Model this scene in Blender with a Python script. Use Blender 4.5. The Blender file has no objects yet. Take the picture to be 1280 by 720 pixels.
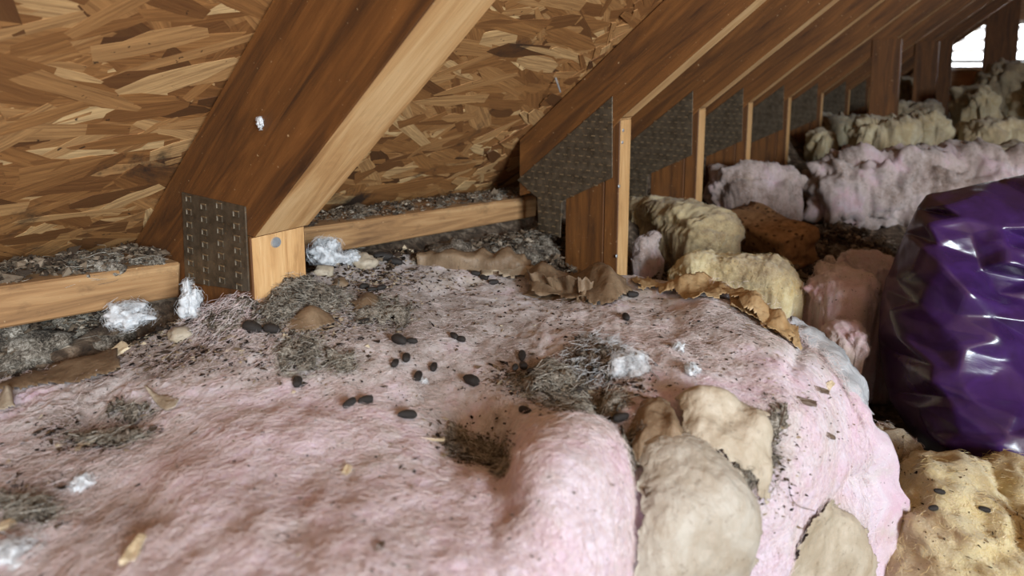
import bpy, bmesh, math, random
import numpy as np
from mathutils import Matrix, Vector

# ------------------------------------------------------------------ camera
SC = bpy.context.scene
COL = SC.collection
FPX, PPY, HOR, EYE = 790.0, 200.0, 90.0, 0.5      # focal px, principal row, horizon row, eye height (m)
PIT = math.atan((PPY - HOR) / FPX)
PSI = math.atan(590 / math.hypot(FPX, PPY - HOR))
FW = np.array([-math.sin(PSI) * math.cos(PIT), math.cos(PSI) * math.cos(PIT), -math.sin(PIT)])
RT = np.array([math.cos(PSI), math.sin(PSI), 0.0])
UP = np.cross(RT, FW)
CAM = np.array([0.0, 0.0, EYE])
cd = bpy.data.cameras.new('camera')
cam = bpy.data.objects.new('camera', cd)
COL.objects.link(cam)
cam.matrix_world = Matrix(((RT[0], UP[0], -FW[0], CAM[0]), (RT[1], UP[1], -FW[1], CAM[1]), (RT[2], UP[2], -FW[2], CAM[2]), (0, 0, 0, 1)))
cd.sensor_width = 36
cd.lens = FPX / 1280 * 36
cd.shift_y = -(360 - PPY) / 1280
cd.clip_start = 0.01
cd.dof.use_dof = True
cd.dof.focus_distance = 0.62
cd.dof.aperture_fstop = 6.5
SC.camera = cam

# ------------------------------------------------------------------ sky, window, exposure
wd = bpy.data.worlds.new('sky'); SC.world = wd; wd.use_nodes = True
bg = wd.node_tree.nodes['Background']
bg.inputs[0].default_value = (0.93, 0.97, 1.0, 1); bg.inputs[1].default_value = 7.0
LIGHT_LOC, LIGHT_AIM, LIGHT_W, LIGHT_H, LIGHT_P = (2.00, -0.70, 0.98), (0.0, -0.70, 0.98), 0.8, 0.7, 104.0
def area(name, loc, aim, size, power, col):
    l = bpy.data.lights.new(name, 'AREA'); l.size = size; l.energy = power; l.color = col
    o = bpy.data.objects.new(name, l); COL.objects.link(o)
    o.location = loc; o.rotation_euler = (Vector(aim) - Vector(loc)).to_track_quat('-Z', 'Y').to_euler()
    return o
# daylight from the opposite roof slope, to the right of the viewer and a little behind
daylight = area('window_right_offscreen', LIGHT_LOC, LIGHT_AIM, LIGHT_W, LIGHT_P, (0.84, 0.94, 1.0))
daylight.data.shape = 'RECTANGLE'; daylight.data.size_y = LIGHT_H
SC.view_settings.view_transform = 'Standard'
SC.view_settings.look = 'None'
SC.view_settings.gamma = 1
SC.view_settings.use_curve_mapping = False
SC.view_settings.exposure = 0.2

# ------------------------------------------------------------------ numbers
rng = np.random.default_rng(7)
random.seed(7)
def ray(u, v):
    u = np.asarray(u, float); v = np.asarray(v, float)
    return FW * FPX + (u - 640)[..., None] * RT + (PPY - v)[..., None] * UP
def onz(u, v, z): r = ray(u, v); return CAM + r * ((z - EYE) / r[2])
def ony(u, v, Y): r = ray(u, v); return CAM + r * (Y / r[1])
def onx(u, v, X): r = ray(u, v); return CAM + r * (X / r[0])
def at(u, v, d): return CAM + ray(u, v) / FPX * np.asarray(d)[..., None]
def sstep(a, b, x): t = np.clip((x - a) / (b - a), 0, 1); return t * t * (3 - 2 * t)

_perm = np.random.default_rng(3).permutation(256)
_perm = np.concatenate([_perm, _perm, _perm])
_grad = np.random.default_rng(5).normal(size=(256, 3)); _grad /= np.linalg.norm(_grad, axis=1)[:, None]
def pnoise(p):
    p = np.asarray(p, float)
    i = np.floor(p).astype(int); f = p - i; i &= 255
    w = f * f * f * (f * (f * 6 - 15) + 10)
    out = 0
    for dx in (0, 1):
        for dy in (0, 1):
            for dz in (0, 1):
                h = _perm[_perm[_perm[(i[..., 0] + dx) & 255] + ((i[..., 1] + dy) & 255)] + ((i[..., 2] + dz) & 255)]
                g = _grad[h]
                d = g[..., 0] * (f[..., 0] - dx) + g[..., 1] * (f[..., 1] - dy) + g[..., 2] * (f[..., 2] - dz)
                wt = (w[..., 0] if dx else 1 - w[..., 0]) * (w[..., 1] if dy else 1 - w[..., 1]) * (w[..., 2] if dz else 1 - w[..., 2])
                out = out + wt * d
    return out * 1.6
def fbm(p, o=4, lac=2.1, g=0.5):
    s = 0; a = 1
    for k in range(o):
        s = s + a * pnoise(p * lac ** k + 17.3 * k); a *= g
    return s

def lin(r, g, b):
    f = lambda c: (c / 255 / 12.92) if c / 255 <= 0.04045 else ((c / 255 + 0.055) / 1.055) ** 2.4
    return (f(r), f(g), f(b), 1)

# ------------------------------------------------------------------ materials
class NT:
    def __init__(self, name):
        self.m = bpy.data.materials.new(name); self.m.use_nodes = True
        self.t = self.m.node_tree; self.b = self.t.nodes['Principled BSDF']
    def n(self, typ, **kw):
        x = self.t.nodes.new(typ)
        for k, v in kw.items():
            if k.startswith('i_'):
                key = k[2:]; key = int(key) if key.isdigit() else key.replace('_', ' ')
                x.inputs[key].default_value = v
            else: setattr(x, k, v)
        return x
    def l(self, a, b): self.t.links.new(a, b)
    def coord(self, kind='Object', scale=(1, 1, 1)):
        c = self.n('ShaderNodeTexCoord'); mp = self.n('ShaderNodeMapping'); mp.inputs['Scale'].default_value = scale
        self.l(c.outputs[kind], mp.inputs[0]); return mp.outputs[0]
    def noise(self, vec, scale, detail=4, rough=0.6, dist=0):
        x = self.n('ShaderNodeTexNoise'); x.inputs['Scale'].default_value = scale; x.inputs['Detail'].default_value = detail
        x.inputs['Roughness'].default_value = rough; x.inputs['Distortion'].default_value = dist
        if vec is not None: self.l(vec, x.inputs['Vector'])
        return x.outputs['Fac']
    def ramp(self, fac, stops):
        r = self.n('ShaderNodeValToRGB'); e = r.color_ramp.elements
        while len(e) < len(stops): e.new(0.5)
        for k, (p, c) in enumerate(stops):
            e[k].position = p; e[k].color = c if len(c) == 4 else (*c, 1)
        self.l(fac, r.inputs[0]); return r.outputs[0]
    def mix(self, fac, a, b, mode='MIX'):
        x = self.n('ShaderNodeMix', data_type='RGBA', blend_type=mode)
        if isinstance(fac, (int, float)): x.inputs[0].default_value = fac
        else: self.l(fac, x.inputs[0])
        for k, c in ((6, a), (7, b)):
            if isinstance(c, tuple): x.inputs[k].default_value = c
            else: self.l(c, x.inputs[k])
        return x.outputs[2]
    def math(self, op, a, b=0.0):
        x = self.n('ShaderNodeMath', operation=op, use_clamp=False)
        for k, c in ((0, a), (1, b)):
            if isinstance(c, (int, float)): x.inputs[k].default_value = c
            else: self.l(c, x.inputs[k])
        return x.outputs[0]
    def attr(self, name):
        x = self.n('ShaderNodeAttribute', attribute_name=name); return x.outputs['Fac']
    def bump(self, h, strength=0.4, dist=0.002):
        x = self.n('ShaderNodeBump'); x.inputs['Strength'].default_value = strength; x.inputs['Distance'].default_value = dist
        self.l(h, x.inputs['Height']); self.l(x.outputs[0], self.b.inputs['Normal'])
    def done(self, col, rough=0.8, **kw):
        if isinstance(col, tuple): self.b.inputs['Base Color'].default_value = col
        else: self.l(col, self.b.inputs['Base Color'])
        if isinstance(rough, (int, float)): self.b.inputs['Roughness'].default_value = rough
        else: self.l(rough, self.b.inputs['Roughness'])
        for k, v in kw.items(): self.b.inputs[k.replace('_', ' ')].default_value = v
        return self.m

def wood(name, dark, mid, pale, rough=0.6, grain=1.0, dirt=0.35):
    t = NT(name)
    v = t.coord('Object', (2.2, 26 * grain, 26 * grain))
    n1 = t.noise(v, 2.2, 6, 0.62, 1.1)
    c = t.ramp(n1, [(0.28, dark), (0.5, mid), (0.74, pale)])
    n2 = t.noise(t.coord('Object', (6, 160, 160)), 3, 4, 0.6, 0.4)
    c = t.mix(t.math('MULTIPLY', n2, 0.30), c, dark)
    n3 = t.noise(t.coord('Object', (9, 14, 14)), 1.6, 6, 0.72)
    c = t.mix(t.math('MULTIPLY', t.ramp(n3, [(0.55, (0, 0, 0)), (0.74, (1, 1, 1))]), dirt), c, lin(52, 36, 24))
    sp = t.noise(t.coord('Object'), 210, 2, 0.5)
    c = t.mix(t.ramp(sp, [(0.71, (0, 0, 0)), (0.76, (0.8, 0.8, 0.8))]), c, lin(190, 160, 122))
    t.bump(t.math('ADD', n1, n2), 0.30, 0.0015)
    return t.done(c, rough)
M = {}
M['amber'] = wood('amber_wood', lin(60, 34, 12), lin(108, 66, 26), lin(140, 90, 42), 0.65)
M['edge'] = wood('pale_sawn_wood', lin(156, 112, 66), lin(204, 160, 108), lin(228, 192, 142), 0.7, 1.0, 0.25)
M['board'] = wood('weathered_board', lin(100, 70, 44), lin(162, 122, 80), lin(196, 158, 112), 0.8, 1.2, 0.65)

def osb():
    t = NT('osb_strand')
    uv = t.n('ShaderNodeUVMap').outputs[0]
    mp = t.n('ShaderNodeMapping'); mp.inputs['Scale'].default_value = (14, 260, 1); t.l(uv, mp.inputs[0])
    g = t.noise(mp.outputs[0], 1.0, 5, 0.65, 0.5)
    r = t.attr('rnd')
    base = t.ramp(r, [(0.0, lin(84, 54, 28)), (0.25, lin(130, 86, 46)), (0.5, lin(160, 112, 64)), (0.75, lin(186, 142, 92)), (1.0, lin(220, 184, 132))])
    c = t.mix(t.ramp(g, [(0.35, (0.55, 0.55, 0.55)), (0.62, (0, 0, 0))]), base, lin(86, 50, 24))
    P = t.coord('Object')
    st = t.math('ADD', t.noise(P, 9, 6, 0.7, 0.6), t.math('MULTIPLY', t.attr('low'), 0.12))
    c = t.mix(t.ramp(st, [(0.66, (0, 0, 0)), (0.78, (0.88, 0.88, 0.88))]), c, lin(34, 30, 28))
    sp = t.noise(P, 120, 3, 0.6)
    c = t.mix(t.ramp(sp, [(0.69, (0, 0, 0)), (0.73, (0.9, 0.9, 0.9))]), c, lin(40, 24, 14))
    t.bump(g, 0.5, 0.0012)
    return t.done(c, 0.62)
M['osb'] = osb()

def batt_mat(name, clean, deep, dirtc, tanc=lin(176, 146, 112), dusty=lin(184, 162, 150), haze=lin(236, 226, 224)):
    t = NT(name)
    P = t.coord('Object')
    c0 = t.noise(P, 26, 5, 0.6, 0.8)
    c = t.mix(t.ramp(c0, [(0.36, (0, 0, 0)), (0.64, (1, 1, 1))]), clean, deep)
    fine = t.noise(t.coord('Object', (1, 1, 1)), 420, 3, 0.7, 1.5)
    streak = t.noise(t.coord('Object', (200, 460, 460)), 1.0, 4, 0.7, 1.4)
    c = t.mix(t.ramp(streak, [(0.52, (0, 0, 0)), (0.72, (0.35, 0.35, 0.35))]), c, lin(240, 224, 220))
    dn = t.noise(P, 70, 6, 0.72, 0.5)
    d = t.math('ADD', t.attr('dirt'), t.math('MULTIPLY', t.math('SUBTRACT', dn, 0.5), 1.25))
    c = t.mix(t.ramp(d, [(0.15, (0, 0, 0)), (0.55, (0.85, 0.85, 0.85))]), c, dusty)
    c = t.mix(t.ramp(d, [(0.55, (0, 0, 0)), (1.05, (0.92, 0.92, 0.92))]), c, dirtc)
    wf = t.noise(t.coord('Object', (1, 1, 1)), 480, 5, 0.8, 1.2)
    c = t.mix(t.ramp(wf, [(0.52, (0, 0, 0)), (0.70, (0.6, 0.6, 0.6))]), c, haze)
    tn = t.math('ADD', t.attr('tan'), t.math('MULTIPLY', t.math('SUBTRACT', c0, 0.5), 0.8))
    c = t.mix(t.ramp(tn, [(0.35, (0, 0, 0)), (0.75, (0.85, 0.85, 0.85))]), c, tanc)
    sp = t.noise(P, 330, 2, 0.5)
    spf = t.math('ADD', sp, t.math('MULTIPLY', t.attr('dirt'), 0.07))
    c = t.mix(t.ramp(spf, [(0.71, (0, 0, 0)), (0.75, (0.9, 0.9, 0.9))]), c, lin(70, 54, 44))
    t.bump(t.math('ADD', t.math('MULTIPLY', fine, 0.6), t.math('ADD', streak, t.math('MULTIPLY', dn, 0.8))), 0.6, 0.0018)
    return t.done(c, 0.95, Sheen_Weight=0.25, Sheen_Roughness=0.6, Specular_IOR_Level=0.1)
M['pink'] = batt_mat('pink_fibreglass', lin(212, 199, 211), lin(206, 173, 190), lin(124, 104, 90), lin(186, 172, 154), lin(196, 188, 184), lin(232, 229, 232))
M['pinkdark'] = batt_mat('dusty_pink_fibreglass', lin(212, 196, 204), lin(206, 168, 180), lin(118, 96, 82), lin(184, 164, 140), lin(184, 168, 160), lin(228, 222, 222))
M['yellow'] = batt_mat('yellow_fibreglass', lin(206, 194, 154), lin(184, 160, 106), lin(110, 86, 58), lin(186, 168, 140), lin(176, 156, 118), lin(236, 226, 194))
M['brownbatt'] = batt_mat('grimy_fibreglass', lin(196, 184, 152), lin(172, 150, 108), lin(108, 88, 66), lin(178, 160, 132), lin(166, 150, 124), lin(222, 214, 190))

def bed_mat():
    t = NT('dust_and_nesting')
    P = t.coord('Object')
    a = t.noise(P, 60, 7, 0.75, 0.4)
    c = t.ramp(a, [(0.3, lin(30, 24, 20)), (0.48, lin(84, 68, 54)), (0.58, lin(128, 110, 92)), (0.75, lin(172, 156, 138))])
    t.bump(a, 0.9, 0.006)
    return t.done(c, 0.95)
M['bed'] = bed_mat()
def var_mat(name, stops, rough=0.85, bump=0.5, scale=300):
    t = NT(name)
    c = t.ramp(t.attr('rnd'), stops)
    n = t.noise(t.coord('Object'), scale, 4, 0.65)
    c = t.mix(t.math('MULTIPLY', n, 0.5), c, stops[0][1])
    t.bump(n, bump, 0.001)
    return t.done(c, rough, Specular_IOR_Level=0.15)
def felt_mat():
    t = NT('felted_dust'); P = t.coord('Object')
    a = t.noise(P, 300, 5, 0.8, 1.2); b2 = t.noise(P, 45, 4, 0.6)
    c = t.ramp(t.math('ADD', a, t.math('MULTIPLY', t.math('SUBTRACT', b2, 0.5), 0.5)), [(0.38, lin(40, 34, 29)), (0.47, lin(102, 92, 80)), (0.55, lin(150, 140, 126)), (0.68, lin(214, 206, 194))])
    t.bump(a, 1.0, 0.003); return t.done(c, 0.95)
M['felt'] = felt_mat()
M['grain'] = var_mat('debris_grain', [(0.0, lin(26, 21, 18)), (0.35, lin(66, 52, 42)), (0.65, lin(118, 98, 78)), (0.88, lin(170, 150, 124)), (1.0, lin(220, 204, 176))])
M['grey_grain'] = var_mat('grey_debris_grain', [(0.0, lin(50, 41, 34)), (0.4, lin(96, 82, 68)), (0.8, lin(136, 120, 102)), (1.0, lin(190, 176, 158))])
M['fibre'] = var_mat('glass_fibre', [(0.0, lin(206, 178, 174)), (0.5, lin(236, 220, 220)), (1.0, lin(250, 246, 246))], 0.6, 0.0)
M['nestfibre'] = var_mat('nest_fibre', [(0.0, lin(84, 74, 64)), (0.5, lin(156, 146, 130)), (1.0, lin(232, 226, 214))], 0.7, 0.0)
M['yfibre'] = var_mat('yellow_glass_fibre', [(0.0, lin(196, 166, 104)), (0.5, lin(224, 204, 152)), (1.0, lin(244, 234, 206))], 0.6, 0.0)
M['wfibre'] = var_mat('white_fluff_fibre', [(0.0, lin(176, 176, 178)), (0.5, lin(208, 210, 214)), (1.0, lin(236, 238, 240))], 0.7, 0.0)
def drop_mat():
    t = NT('dropping'); P = t.coord('Object')
    n = t.noise(P, 500, 5, 0.7)
    c = t.ramp(n, [(0.35, lin(20, 17, 16)), (0.6, lin(44, 38, 35)), (0.75, lin(84, 74, 66))])
    t.bump(n, 0.6, 0.0007); return t.done(c, 0.6)
M['dropping'] = drop_mat()
def paper_mat(name, a, b, dark):
    t = NT(name); P = t.coord('Object')
    n = t.noise(P, 34, 5, 0.65, 0.7)
    c = t.mix(t.ramp(n, [(0.35, (0, 0, 0)), (0.66, (1, 1, 1))]), a, b)
    s = t.noise(P, 150, 5, 0.7)
    c = t.mix(t.ramp(s, [(0.58, (0, 0, 0)), (0.74, (0.8, 0.8, 0.8))]), c, dark)
    w = t.math('ADD', t.noise(P, 90, 4, 0.6, 1.6), t.noise(t.coord('Object', (150, 150, 28)), 1.0, 4, 0.6, 0.8))
    t.bump(w, 0.45, 0.002); return t.done(c, 0.6)
M['kraft'] = paper_mat('kraft_paper', lin(176, 168, 156), lin(156, 142, 124), lin(104, 90, 74))
M['kraft_brown'] = paper_mat('brown_kraft_paper', lin(134, 112, 88), lin(106, 85, 64), lin(62, 50, 40))
M['kraft_pale'] = paper_mat('pale_kraft_paper', lin(182, 170, 152), lin(158, 142, 120), lin(104, 90, 74))
M['kraft_tan'] = paper_mat('tan_kraft_paper', lin(178, 152, 114), lin(156, 124, 84), lin(108, 82, 54))
M['chip'] = paper_mat('pale_wood_chip', lin(216, 200, 170), lin(194, 172, 136), lin(140, 112, 80))
M['twig'] = paper_mat('grey_twig', lin(110, 92, 76), lin(72, 58, 48), lin(30, 24, 20))
def metal(name, c1, c2, rough, met=0.8):
    t = NT(name); P = t.coord('Object')
    n = t.noise(P, 70, 5, 0.7)
    c = t.ramp(n, [(0.35, c1), (0.65, c2)])
    s = t.noise(P, 420, 3, 0.6)
    c = t.mix(t.ramp(s, [(0.6, (0, 0, 0)), (0.72, (0.7, 0.7, 0.7))]), c, lin(150, 118, 80))
    t.bump(n, 0.2, 0.001); return t.done(c, rough, Metallic=met)
M['plate'] = metal('dull_galvanised_plate', lin(72, 62, 50), lin(112, 100, 84), 0.5, 0.55)
M['tooth'] = metal('bent_tooth', lin(120, 100, 76), lin(170, 148, 116), 0.45, 0.6)
M['zinc'] = metal('zinc_screw', lin(170, 180, 190), lin(206, 214, 220), 0.35, 0.7)
t = NT('white_louvre'); M['louvre'] = t.done(lin(222, 222, 222), 0.5)
t = NT('gable_board'); n_ = t.noise(t.coord('Object', (3, 3, 20)), 4, 5, 0.6); M['gable'] = t.done(t.ramp(n_, [(0.3, lin(120, 92, 70)), (0.7, lin(172, 140, 110))]), 0.8)
t = NT('plain_sheathing'); n_ = t.noise(t.coord('Object', (20, 3, 20)), 4, 6, 0.7, 0.5); M['sheath'] = t.done(t.ramp(n_, [(0.3, lin(96, 62, 34)), (0.5, lin(150, 104, 60)), (0.72, lin(190, 146, 92))]), 0.8)
def bag_mat():
    t = NT('purple_plastic'); P = t.coord('Object')
    n = t.noise(P, 26, 4, 0.55, 1.2)
    n2 = t.noise(t.coord('Object', (30, 30, 70)), 1.4, 4, 0.6, 1.0)
    t.bump(n2, 0.08, 0.003)
    c = t.ramp(n, [(0.3, lin(46, 25, 64)), (0.7, lin(62, 34, 92))])
    return t.done(c, 0.27, Specular_IOR_Level=0.6)
M['bag'] = bag_mat()
def sheet_mat():
    t = NT('clear_plastic_sheet')
    n = t.noise(t.coord('Object', (20, 90, 90)), 1.2, 3, 0.5, 1.0); t.bump(n, 0.5, 0.004)
    return t.done(lin(214, 216, 220), 0.22, Transmission_Weight=0.45, IOR=1.2)
M['sheet'] = sheet_mat()

# ------------------------------------------------------------------ object helpers
def link_mesh(name, me, mat, parent=None, mw=None, smooth=False):
    o = bpy.data.objects.new(name, me); COL.objects.link(o)
    if mat is not None:
        for m_ in (mat if isinstance(mat, (list, tuple)) else [mat]): me.materials.append(m_)
    me.polygons.foreach_set('use_smooth', np.full(len(me.polygons), bool(smooth)))
    mw = mw or Matrix.Identity(4)
    if parent is not None:
        o.parent = parent; o.matrix_local = WM[parent.name].inverted() @ mw
    else: o.matrix_world = mw
    WM[o.name] = mw
    return o
WM = {}
def tag(o, label=None, cat=None, group=None, kind=None):
    if label: o['label'] = label
    if cat: o['category'] = cat
    if group: o['group'] = group
    if kind: o['kind'] = kind
    return o
def thing(name, label, cat, loc, group=None):
    o = bpy.data.objects.new(name, None); COL.objects.link(o); o.empty_display_size = 0.02
    mw = Matrix.Translation(Vector(loc)); o.matrix_world = mw; WM[o.name] = mw
    return tag(o, label, cat, group)
def np_mesh(name, V, F, attrs=None, uv=None):
    """V (n,3); F (m,k) constant face size"""
    me = bpy.data.meshes.new(name)
    V = np.ascontiguousarray(V, dtype=np.float32); F = np.ascontiguousarray(F, dtype=np.int32)
    k = F.shape[1]
    me.vertices.add(len(V)); me.vertices.foreach_set('co', V.ravel())
    me.loops.add(F.size); me.loops.foreach_set('vertex_index', F.ravel())
    me.polygons.add(len(F)); me.polygons.foreach_set('loop_start', np.arange(0, F.size, k, dtype=np.int32))
    me.update(calc_edges=True)
    for nme, a in (attrs or {}).items():
        x = me.attributes.new(nme, 'FLOAT', 'POINT'); x.data.foreach_set('value', np.ascontiguousarray(a, dtype=np.float32).ravel())
    if uv is not None:
        l = me.uv_layers.new(name='UVMap'); l.data.foreach_set('uv', np.ascontiguousarray(uv[F.ravel()], dtype=np.float32).ravel())
    me.validate(); return me
def grid_faces(nu, nv, off=0):
    a = np.arange(nu * nv).reshape(nu, nv) + off
    return np.stack([a[:-1, :-1], a[1:, :-1], a[1:, 1:], a[:-1, 1:]], -1).reshape(-1, 4)
def grid_normals(G):
    du = np.gradient(G, axis=0); dv = np.gradient(G, axis=1)
    n = np.cross(du, dv); n /= np.linalg.norm(n, axis=-1)[..., None] + 1e-12
    return n
def prism(poly, y0, y1, bev=0.0012, mat_ix=None):
    """polygon of (x,z) extruded along y"""
    bm = bmesh.new()
    a = [bm.verts.new((x, y0, z)) for x, z in poly]; b = [bm.verts.new((x, y1, z)) for x, z in poly]
    bm.faces.new(a); bm.faces.new(b[::-1])
    for k in range(len(poly)):
        f = bm.faces.new((a[k], b[k], b[(k + 1) % len(poly)], a[(k + 1) % len(poly)])); f.material_index = 1 if mat_ix else 0
    bmesh.ops.recalc_face_normals(bm, faces=bm.faces)
    if bev: bmesh.ops.bevel(bm, geom=list(bm.edges), offset=bev, segments=1, affect='EDGES')
    me = bpy.data.meshes.new('prism'); bm.to_mesh(me); bm.free(); return me
def prism_obj(name, poly, y0, y1, mat, parent, ang=0.0, bev=0.0012, roll=None):
    """poly in world (x,z); local x axis along ang in the xz plane, so grain follows the member"""
    cx = sum(p[0] for p in poly) / len(poly); cz = sum(p[1] for p in poly) / len(poly); cy = (y0 + y1) / 2
    mw = Matrix.Translation((cx, cy, cz)) @ Matrix.Rotation(-ang, 4, 'Y')
    ca, sa = math.cos(ang), math.sin(ang)
    loc = [((x - cx) * ca + (z - cz) * sa, -(x - cx) * sa + (z - cz) * ca) for x, z in poly]
    me = prism(loc, y0 - cy, y1 - cy, bev, mat_ix=isinstance(mat, (list, tuple)))
    me.name = name
    return link_mesh(name, me, mat, parent, mw)
def box_me(sx, sy, sz, bev=0.001):
    bm = bmesh.new(); bmesh.ops.create_cube(bm, size=1); bmesh.ops.scale(bm, vec=(sx, sy, sz), verts=bm.verts)
    if bev: bmesh.ops.bevel(bm, geom=list(bm.edges), offset=bev, segments=1, affect='EDGES')
    me = bpy.data.meshes.new('box'); bm.to_mesh(me); bm.free(); return me
def bar(name, a, b, w, h, mat, parent=None, upv=(0, 0, 1), bev=0.0012):
    a = Vector(a); b = Vector(b); d = b - a; x = d.normalized()
    z = Vector(upv) - x * Vector(upv).dot(x)
    if z.length < 1e-6: z = Vector((0, 1, 0))
    z.normalize(); y = z.cross(x)
    mw = Matrix(((x.x, y.x, z.x, 0), (x.y, y.y, z.y, 0), (x.z, y.z, z.z, 0), (0, 0, 0, 1)))
    mw = Matrix.Translation((a + b) / 2) @ mw
    return link_mesh(name, box_me(d.length, w, h, bev), mat, parent, mw)

# ------------------------------------------------------------------ setting: roof deck, gables, floor
SL = 0.855
ANG = math.atan(SL)
CU, CLW = 0.9546, 0.7872          # z - SL*x of the deck underside / of the rafters' lower edge
CU2 = 0.900
def deck_c(Y): return CU + (CU2 - CU) * float(np.clip((Y - 0.36) / 0.46, 0, 1))
RIDGE_X = 1.25
YB, YF = -1.3, 5.0
bm = bmesh.new()
ys = [YB, 0.36, 0.59, 0.82, YF]
rows = []
for Y in ys:
    c = deck_c(Y) + 0.0015
    zr = c + SL * RIDGE_X
    xs = [-1.25, RIDGE_X, 2 * RIDGE_X + 1.25]
    lo = [bm.verts.new((xs[0], Y, c + SL * xs[0])), bm.verts.new((xs[1], Y, zr)), bm.verts.new((xs[2], Y, c + SL * xs[0]))]
    hi = [bm.verts.new((v.co.x, Y, v.co.z + 0.016)) for v in lo]
    rows.append((lo, hi))
for (l0, h0), (l1, h1) in zip(rows[:-1], rows[1:]):
    for k in (0, 1):
        bm.faces.new((l0[k], l0[k + 1], l1[k + 1], l1[k])); bm.faces.new((h0[k], h1[k], h1[k + 1], h0[k + 1]))
bmesh.ops.recalc_face_normals(bm, faces=bm.faces)
me = bpy.data.meshes.new('ceiling'); bm.to_mesh(me); bm.free()
ceiling = tag(link_mesh('ceiling', me, M['sheath']), 'oriented strand board roof deck sloping down to the eave', None, kind='structure')

# strands of the board
def strand(x, y, L, W, th, off, r):
    c = deck_c(y); dc = (deck_c(y + 0.01) - deck_c(y - 0.01)) / 0.02
    ca, sa = math.cos(ANG), math.sin(ANG)
    t1 = np.array([ca, 0, sa]); t2 = np.array([0, 1, dc]); t2 = t2 / np.linalg.norm(t2)
    nn = np.array([sa, 0, -ca])
    base = np.array([x, y, c + 0.0015 + SL * x])
    ex = t2 * math.cos(th) + t1 * math.sin(th); ey = -t2 * math.sin(th) + t1 * math.cos(th)
    n = 5
    us = np.linspace(-1, 1, n)
    wob = rng.uniform(0.62, 1.12, (2, n)); wob[:, 0] *= rng.uniform(0.15, 0.9); wob[:, -1] *= rng.uniform(0.15, 0.9)
    top = [(u * L / 2 + rng.normal(0, L * 0.02), W / 2 * w) for u, w in zip(us, wob[0])]
    bot = [(u * L / 2 + rng.normal(0, L * 0.02), -W / 2 * w) for u, w in zip(us, wob[1])]
    P = np.array(top + bot[::-1])
    tilt = rng.normal(0, 0.0015, 2)
    h = off + P[:, 0] * tilt[0] + P[:, 1] * tilt[1] * 2
    V1 = base + P[:, :1] * ex + P[:, 1:] * ey + nn * np.maximum(h, 0.0003)[:, None]
    V0 = base + P[:, :1] * ex + P[:, 1:] * ey - nn * 0.0004
    V = np.concatenate([V1, V0]); m = 2 * n
    F = [(k, k + 1, m - 2 - k, m - 1 - k) for k in range(n - 1)] + [(k, (k + 1) % m, (k + 1) % m + m, k + m) for k in range(m)]
    UV = np.concatenate([P, P]) + rng.uniform(0, 9, 2)
    return V, np.array(F), UV, r
st_list = []
def low_of(V): return np.clip((0.62 - V[:, 2]) / 0.35, -0.6, 1)
NST = 8200
for k in range(NST):
    near = k % 4 != 0
    y = rng.uniform(-0.35, 0.84) if near else rng.uniform(0.84, 2.6)
    x = rng.uniform(-0.95, 0.15) if near else rng.uniform(-0.75, 0.55)
    L = rng.uniform(0.05, 0.14); W = rng.uniform(0.010, 0.034)
    th = rng.normal(0.05, 0.5)
    r = float(np.clip(rng.normal(0.5, 0.25), 0, 1))
    V, F, UV, r = strand(x, y, L, W, th, 0.0002 + 0.0009 * k / NST, r)
    c = V.mean(0); d = (c - CAM) @ FW
    sz = 0
    if d > 0.1 and (y < 0.29 or 0.36 < y < 0.8):
        pu = 640 + FPX * ((c - CAM) @ RT) / d; pv = PPY - FPX * ((c - CAM) @ UP) / d
        if -20 < pu < 1000 and -20 < pv < 320: sz = math.sqrt(L * W) / d
    st_list.append((sz, V, F, UV, r))
st_list.sort(key=lambda s: -s[0])
for sz, V, F, UV, r in st_list[:300]:
    link_mesh('strand', np_mesh('strand', V, F, {'rnd': np.full(len(V), r), 'low': low_of(V)}, UV), M['osb'], ceiling)
rest = st_list[300:]
nv = len(rest[0][1])
V = np.concatenate([s[1] for s in rest]); F = np.concatenate([s[2] + k * nv for k, s in enumerate(rest)])
UV = np.concatenate([s[3] for s in rest]); R = np.concatenate([np.full(nv, s[4]) for s in rest])
tag(link_mesh('strand_layer', np_mesh('strand_layer', V, F, {'rnd': R, 'low': low_of(V)}, UV), M['osb'], ceiling), kind='stuff')
# nails poking through the deck
def nail(u, v, Y, L=0.02):
    p = ony(u, v, Y); p[2] = deck_c(Y) + SL * p[0]
    bm = bmesh.new(); bmesh.ops.create_cone(bm, segments=8, radius1=0.0018, radius2=0.0012, depth=L, cap_ends=True)
    me = bpy.data.meshes.new('nail'); bm.to_mesh(me); bm.free()
    nn = Vector((math.sin(ANG), -0.5, -math.cos(ANG)))
    link_mesh('nail', me, M['zinc'], ceiling, Matrix.Translation(Vector(p) + nn * L * 0.45) @ nn.to_track_quat('Z', 'Y').to_matrix().to_4x4())
nail(694, 128, 0.76, 0.028); nail(516, 136, 0.45, 0.012)

floor = tag(link_mesh('floor', box_me(6.4, 7.2, 0.04, 0), M['sheath'], None, Matrix.Translation((1.25, 1.9, -0.02))), 'ceiling boards of the room below the insulation', kind='structure')
# end wall behind the camera
zpk = CU + SL * RIDGE_X
tri = [(-1.12, 0), (3.62, 0), (RIDGE_X, zpk - 0.02)]
tag(prism_obj('wall_back', tri, YB + 0.02, YB + 0.06, M['gable'], None, 0, 0), 'boarded gable end behind the viewer', kind='structure')
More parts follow.
